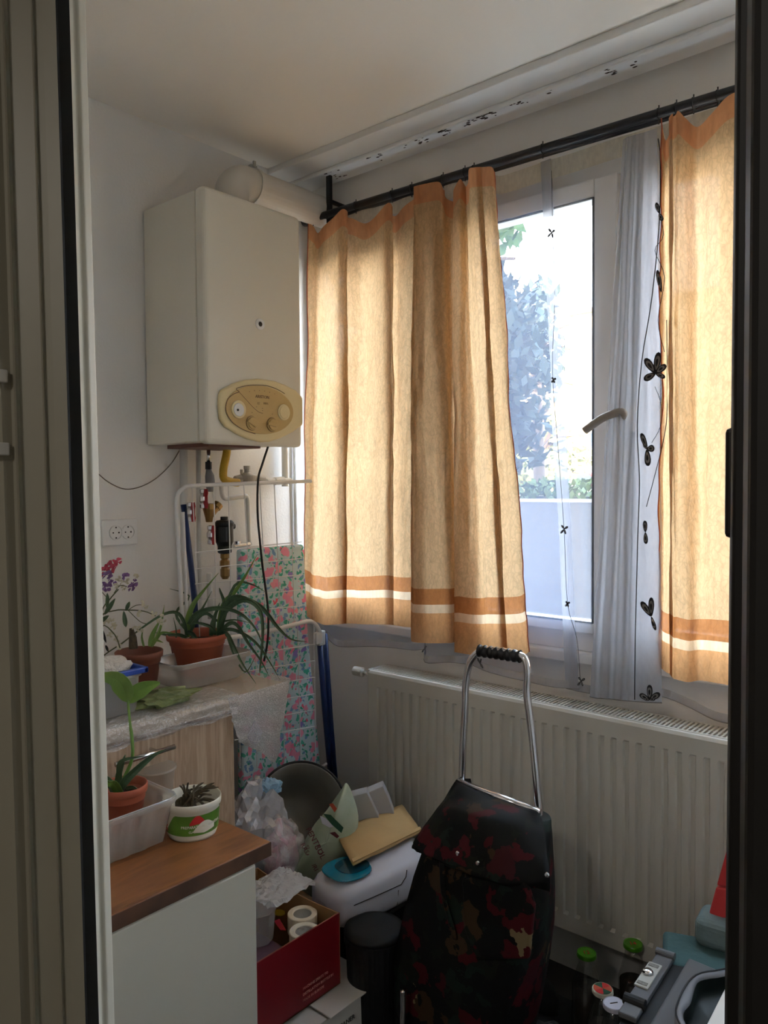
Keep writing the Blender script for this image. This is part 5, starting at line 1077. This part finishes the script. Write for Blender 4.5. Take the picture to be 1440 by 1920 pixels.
obj('toolbox_body', MB().prism([TP(0, .012, .0), TP(LT, .012, .0), TP(LT, WW, .0), TP(.035, WW, .0), TP(.02, WW-.02, 0)], (0, 0, TZ-.02)), M['tool'], tool, bevel=.006, seg=3)
obj('toolbox_lid', MB().prism([TP(0, .052, TZ-.018), TP(LT, .052, TZ-.018), TP(LT, WW+.004, TZ-.018), TP(.06, WW+.004, TZ-.018), TP(.035, WW-.06, TZ-.018), TP(.01, WW-.085, TZ-.018)], (0, 0, .020)), M['tool'], tool, bevel=.006, seg=3)
obj('latch_channel', MB().prism([TP(.008, .0, TZ-.02), TP(LT-.05, .0, TZ-.02), TP(LT-.05, .054, TZ-.02), TP(.008, .054, TZ-.02)], (0, 0, .006)), M['toold'], tool)
lt = obj('latch', MB().prism([TP(.012, -.008, TZ-.012), TP(.25, -.008, TZ-.012), TP(.25, .027, TZ-.012), TP(.012, .027, TZ-.012)], (0, 0, .012)), M['tool'], tool, bevel=.003)
obj('latch_roll', MB().tube([TP(.018, -.010, TZ+.002), TP(.018, .029, TZ+.002)], .008, 14), M['tool'], lt, bevel=.001); obj('latch_roll', MB().tube([TP(.205, -.012, TZ+.0), TP(.205, .029, TZ+.0)], .011, 14), M['toold'], lt, bevel=.001)
obj('latch_plate', MB().prism([TP(.066, -.009, TZ), TP(.158, -.009, TZ), TP(.158, .018, TZ), TP(.066, .018, TZ)], (0, 0, .004)), M['alu'], lt, bevel=.001, label='silver metal plate')
for s_ in (.072, .142):
    obj('plate_ridges', MB().cbox(TP(s_+.002, .005, TZ+.004), (.0, .0, .0)) if False else MB().prism([TP(s_, -.006, TZ+.004), TP(s_+.010, -.006, TZ+.004), TP(s_+.010, .014, TZ+.004), TP(s_, .014, TZ+.004)], (0, 0, .001)), mat('worn_print', (130, 128, 120), .7, var=.4, scale=300), lt)
obj('rivet', MB().lathe([(.011, 0), (.011, .004), (.008, .007), (0, .008)], TP(.108, .002, TZ+.004), seg=20), M['chrome'], lt, smooth=True)
# padded case with dark inside
pc = []
inner = []
CZ = .46
outl = [(1400, 1818), (1340, 1820), (1305, 1828), (1283, 1850), (1268, 1880), (1266, 1905), (1282, 1935), (1310, 1965), (1400, 1990), (1440, 1900)]
inl = [(1400, 1824), (1345, 1826), (1312, 1832), (1302, 1846), (1294, 1875), (1280, 1895), (1292, 1925), (1318, 1950), (1395, 1972), (1428, 1900)]
cs_ = thing('padded_case', W(1340, 1900, Z=.30), 'open dark grey padded case on the toolbox', 'case')
Ro = ring_smooth([W(a, b, Z=CZ) for a, b in outl]); Ri = ring_smooth([W(a, b, Z=CZ) for a, b in inl]); cI = sum(Ri, V3(0, 0, 0))/len(Ri)
dn = V3(0, 0, -.055)
obj('padded_wall', MB().grid([[p+dn for p in Ro], [p+V3(0, 0, -.004) for p in Ro], [p.lerp(q, .3) for p, q in zip(Ro, Ri)], [p.lerp(q, .7)+V3(0, 0, .0) for p, q in zip(Ro, Ri)], [q+V3(0, 0, -.006) for q in Ri], [cI.lerp(q, .99)+dn*.95 for q in Ri], [cI.lerp(q, .5)+dn*.9 for q in Ri], [cI+dn*.9 for q in Ri]], True), M['pad'], cs_, smooth=True)
obj('lining', MB().grid([[cI.lerp(q, .975)+dn*.12 for q in Ri], [cI.lerp(q, .96)+dn*.5 for q in Ri], [cI.lerp(q, .9)+dn*.80 for q in Ri], [cI+dn*.80 for q in Ri]], True), mat('dark_green_lining', (6, 18, 15), .5), cs_, smooth=True)
obj('piping', MB().tube([p.lerp(q, .12)+V3(0, 0, .001) for p, q in zip(Ro, Ri)], .0016, 6, closed=True), M['gasket'], cs_, smooth=True)
tag(obj('white_carton', MB().prism([W(1366, 1838, Z=.50), W(1322, 1925, Z=.50), W(1480, 2060, Z=.50), W(1500, 1900, Z=.50)], (0, 0, -.03)), M['whitebox'], bevel=.003), 'corner of a pale carton in the bottom right corner', 'carton')
tc1 = tag(obj('folded_cloth', MB().cbox(W(1340, 1802, Z=.375), (.21, .13, .028), .35), M['tealcloth'], bevel=.010, seg=3), 'dark teal folded cloth behind the toolbox', 'cloth')
tag(obj('cushion', MB().cbox(W(1372, 1748, Z=.42), (.14, .09, .065), .1), M['greyteal'], bevel=.02, seg=4), 'grey teal cushion under the red plastic piece', 'cushion')
tag(obj('crate', MB().box((1.62, -.36, 0), (1.93, -.16, .36)), M['greycard'], bevel=.004), 'grey crate under the teal cloth behind the toolbox', 'crate')
rp_ = thing('red_folder', W(1370, 1720, Y=-.28), 'red plastic piece leaning at the right beside the door edge', 'folder')
obj('red_panel', MB().prism([W(a, b, Y=-.28) for a, b in ((1329, 1712), (1336, 1722), (1380, 1722), (1380, 1668), (1342, 1664))], (0, .02, 0)), M['redp'], rp_, bevel=.004)
obj('red_panel', MB().prism([W(a, b, Y=-.28) for a, b in ((1343, 1661), (1363, 1590), (1372, 1572), (1390, 1580), (1390, 1666))], (0, .02, 0)), M['redp'], rp_, bevel=.004)
# tape scraps stuck on the soffit ridge
for a, b, s_ , lab in ((1301, 78, 1.2, 'strip of white tape on the chipped ridge near the right door edge'), (690, 304, .6, 'small scrap of white tape on the chipped ridge above the curtain')):
    c = W(a, b, Y=-.03); tag(obj('tape_strip', MB().grid([[c+V3(x*.010*s_, 0, z*.026*s_)+V3(0, y, 0) for x in (-1, 0, 1)] for z, y in ((1, -.008), (.2, -.012), (-.5, -.006), (-1, .004))]), M['tubw'], solid=.0015), lab, 'tape')
# ================================================================ OUTSIDE
GZ = -.9
struct('ground', MB().box((-70, .25, GZ-.2), (50, 90, GZ)), M['asphalt'])
struct('road', MB().box((-70, 8, GZ), (50, 90, .38)), M['asphalt'])
struct('grass_strip', MB().box((-30, 3.2, GZ), (20, 9, GZ+.03)), M['hedge'])
fe = thing('garden_fence', (-1, 3.0, GZ), 'plain grey garden wall with white capping line outside the window', 'fence')
fz = W(1050, 936, Y=3.0).z
for k in range(9): obj('fence_panel', MB().box((-8+k*1.5, 3.0, GZ), (-8+k*1.5+1.49, 3.06, fz-.02)), M['fence'], fe)
obj('fence_capping', MB().box((-8, 2.98, fz-.02), (5.5, 3.08, fz)), mat('pale_capping', (150, 156, 166), .7), fe)
def cards(mb, c, rx, ry, rz_, n, s, rnd_, shell=.55):
    for k in range(n):
        v = V3(rnd_.gauss(0, 1), rnd_.gauss(0, 1), rnd_.gauss(0, 1)).normalized(); q = shell+(1-shell)*rnd_.random()
        p = Vector(c)+V3(v.x*rx*q, v.y*ry*q, v.z*rz_*q)
        a = V3(rnd_.gauss(0, 1), rnd_.gauss(0, 1), rnd_.gauss(0, 1)).normalized(); b = a.orthogonal().normalized(); s1 = s*rnd_.uniform(.6, 1.3)
        n0_ = len(mb.v); mb.v += [p-a*s1, p-b*s1*.45, p+a*s1, p+b*s1*.45]; mb.f.append((n0_, n0_+1, n0_+2, n0_+3))
def tree(name, label, x, y, z0, ctr, rad, m, n=3000, s=.12, seed=1, lumps=9):
    r_ = random.Random(seed); t = thing(name, (x, y, z0), label, 'tree')
    obj('trunk', MB().tube(smooth_path([V3(x, y, z0), V3(x+.1, y, z0+1.2), V3(x, y, ctr[2]), V3(x+.2, y, ctr[2]+rad[2]*.6)], 4), [.16-.009*i for i in range(13)], 10), M['bark'], t, smooth=True)
    bm = MB()
    for k in range(5):
        a = r_.uniform(0, 6.28); e = V3(ctr[0]+math.cos(a)*rad[0]*.7, ctr[1]+math.sin(a)*rad[1]*.7, ctr[2]+r_.uniform(-.3, .6)*rad[2]); bm.tube([V3(x, y, ctr[2]-.2*rad[2]), (V3(x, y, ctr[2])+e)/2+V3(0, 0, .1), e], [.06, .04, .015], 6)
    obj('branches', bm, M['bark'], t)
    f = MB()
    for k in range(lumps):
        v = V3(r_.gauss(0, 1), r_.gauss(0, 1), r_.gauss(0, 1)).normalized(); q = r_.uniform(.3, .75)
        cards(f, (ctr[0]+v.x*rad[0]*q, ctr[1]+v.y*rad[1]*q, ctr[2]+v.z*rad[2]*q), rad[0]*.45, rad[1]*.45, rad[2]*.38, n//lumps, s, r_, .3)
    obj('foliage', f, M[m], t, kind='stuff'); return t
def at(px, py, D): return W(px, py, D=D)
p = at(940, 700, 10.5); tree('broadleaf_tree', 'large leafy tree outside, left of the clear gap in the curtains', p.x-.9, p.y, GZ, (p.x-1.1, p.y, p.z+.1), (1.75, 1.5, 2.0), 'foliage2', 9000, .12, 3, 14)
p = at(800, 520, 9.0); tree('broadleaf_tree', 'yellow-green tree glowing through the left apricot curtain', p.x, p.y, GZ, (p.x, p.y, p.z), (1.5, 1.3, 1.8), 'foliage', 5000, .12, 4)
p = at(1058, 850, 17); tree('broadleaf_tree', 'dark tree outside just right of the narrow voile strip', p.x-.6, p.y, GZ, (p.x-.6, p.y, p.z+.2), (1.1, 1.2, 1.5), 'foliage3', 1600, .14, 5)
p = at(1120, 395, 7.0); tree('broadleaf_tree', 'tree branch hanging into the top of the clear gap', p.x+.9, p.y+.8, GZ, (p.x+.15, p.y, p.z+.45), (.42, .4, .62), 'foliage2', 700, .06, 6, 7)
p = at(1070, 620, 14); tree('broadleaf_tree', 'bluish tree top outside beside the bright sky', p.x-.7, p.y, GZ, (p.x-.65, p.y, p.z-.2), (.85, .8, 1.2), 'foliage2', 900, .11, 8)
p = at(1240, 860, 12); tree('broadleaf_tree', 'low green tree seen past the butterfly curtain', p.x+.8, p.y, GZ, (p.x+.8, p.y, p.z+.2), (1.0, 1.0, 1.3), 'foliage', 2500, .11, 12)
rh = random.Random(4)
hg = thing('hedge', (-4, 5.2, GZ), 'clipped hedge beyond the grey garden wall', 'hedge')
hz = W(1050, 908, Y=5.0).z; mbh = MB()
for k in range(14000): 
    x = rh.uniform(-12, 4); y = rh.uniform(4.8, 5.5); z = hz-abs(rh.gauss(0, .35)) ; z = max(z, GZ); pp = V3(x, y, z+.05*math.sin(x*3))
    a = V3(rh.gauss(0, 1), rh.gauss(0, 1), rh.gauss(0, 1)).normalized(); b = a.orthogonal().normalized(); n_ = len(mbh.v); mbh.v += [pp-a*.05, pp-b*.025, pp+a*.05, pp+b*.025]; mbh.f.append((n_, n_+1, n_+2, n_+3))
obj('foliage', mbh, M['hedge'], hg, kind='stuff'); obj('hedge_core', MB().box((-12, 4.9, GZ), (4, 5.4, hz-.12)), M['foliage2'], hg)
def car(px, py, D, m, lab, ln=4.2, ang=0):
    p = at(px, py, D); z0 = .385; t = thing('car', (p.x, p.y, z0), lab, 'car'); Mz = Matrix.Translation((p.x, p.y, z0)) @ Matrix.Rotation(ang, 4, 'Z')
    side = [(-2.1, .35), (-2.1, .72), (-1.9, .88), (-1.15, .95), (-.55, 1.40), (.65, 1.42), (1.35, .98), (2.0, .86), (2.1, .6), (2.1, .35)]
    obj('car_body', MB().prism([Mz @ V3(a, -.82, b) for a, b in side], Mz.to_3x3() @ V3(0, 1.64, 0)), M[m], t, bevel=.06, seg=3)
    for s in (-.83, .80): obj('side_window', MB().prism([Mz @ V3(a, s, b) for a, b in ((-1.0, .96), (-.5, 1.33), (.6, 1.34), (1.15, .98))], Mz.to_3x3() @ V3(0, .03, 0)), M['window'], t)
    for a in (-1.3, 1.3):
        for s in (-.75, .75): obj('wheel', MB().lathe([(.1, -.1), (.3, -.1), (.32, -.06), (.32, .06), (.3, .1), (.1, .1)], Mz @ V3(a, s, .32), (Mz.to_3x3() @ Matrix.Rotation(R(90), 3, 'X')), seg=20), M['gasket'], t)
car(1000, 884, 24, 'carw', 'pale car parked behind the hedge, left in the curtain gap', ang=R(15)); car(1082, 882, 27, 'carr', 'dark red car parked behind the hedge near the sign', ang=R(10))
p = at(1120, 880, 22); sg = thing('street_sign', (p.x, p.y, GZ), 'blue and orange street sign on a white post outside', 'sign')
obj('post', MB().tube([V3(p.x, p.y, GZ), at(1120, 845, 22)], .06, 10), M['pvc'], sg)
obj('sign_panel', MB().prism([at(a, b, 22) for a, b in ((1108, 812), (1138, 806), (1138, 838), (1108, 840))], fw*.05), mat('blue_sign', (40, 80, 190), .5), sg); obj('sign_panel', MB().prism([at(a, b, 22) for a, b in ((1084, 818), (1107, 812), (1107, 830), (1084, 830))], fw*.05), mat('orange_sign', (230, 140, 50), .5), sg)
bld = thing('apartment_building', (-16, 44, GZ), 'sunlit pale apartment block far behind the trees', 'building')
pa = at(1075, 592, 46); pb = at(1330, 640, 52)
bx0 = pa.x; by = pa.y; bz = pa.z
obj('building_wall', MB().box((bx0, by, GZ), (bx0+26, by+12, bz)), M['build'], bld); obj('roof', MB().box((bx0-.3, by-.3, bz), (bx0+26.3, by+12.3, bz+.25)), M['card'], bld)
for i in range(8):
    for j in range(4):
        x = bx0+1.2+i*3.0; z = GZ+1.6+j*2.8
        w_ = obj('window', MB().box((x, by-.06, z), (x+1.3, by+.1, z+1.4)), M['pvc'], bld); obj('pane', MB().box((x+.08, by-.08, z+.08), (x+.62, by-.05, z+1.32)).box((x+.68, by-.08, z+.08), (x+1.22, by-.05, z+1.32)), M['window'], w_)
bl2 = thing('apartment_building', (-34, 40, GZ), 'second pale apartment block behind the large tree', 'building')
obj('building_wall', MB().box((-50, 42, GZ), (-26, 54, 9)), M['build'], bl2); obj('roof', MB().box((-50.3, 41.7, 9), (-25.7, 54.3, 9.3)), M['card'], bl2)
# repeats share a group
GR = {'ball_valve': 'red-handled ball valves under the boiler', 'glass_jar': 'lidded jars on the floor by the radiator', 'tape_roll': 'tape rolls in the dark red box', 'broadleaf_tree': 'trees outside the window', 'apricot_curtain': 'apricot curtains on the black rod', 'voile_curtain': 'white voile curtains on the black rod', 'car': 'cars parked behind the hedge', 'grey_carton': 'grey cartons by the radiator corner', 'dark_pouch': 'charcoal pouches under the radiator', 'clear_container': 'clear containers on the wooden board', 'apartment_building': 'apartment blocks behind the trees', 'plastic_bag': 'bags beside the oak cabinet', 'tape_strip': 'tape scraps on the chipped ridge', 'pipe': 'white pipes under the boiler'}
for o in scn.objects:
    if o.parent is None and 'category' in o:
        k = o.name.split('.')[0]
        if k in GR: o['group'] = GR[k]
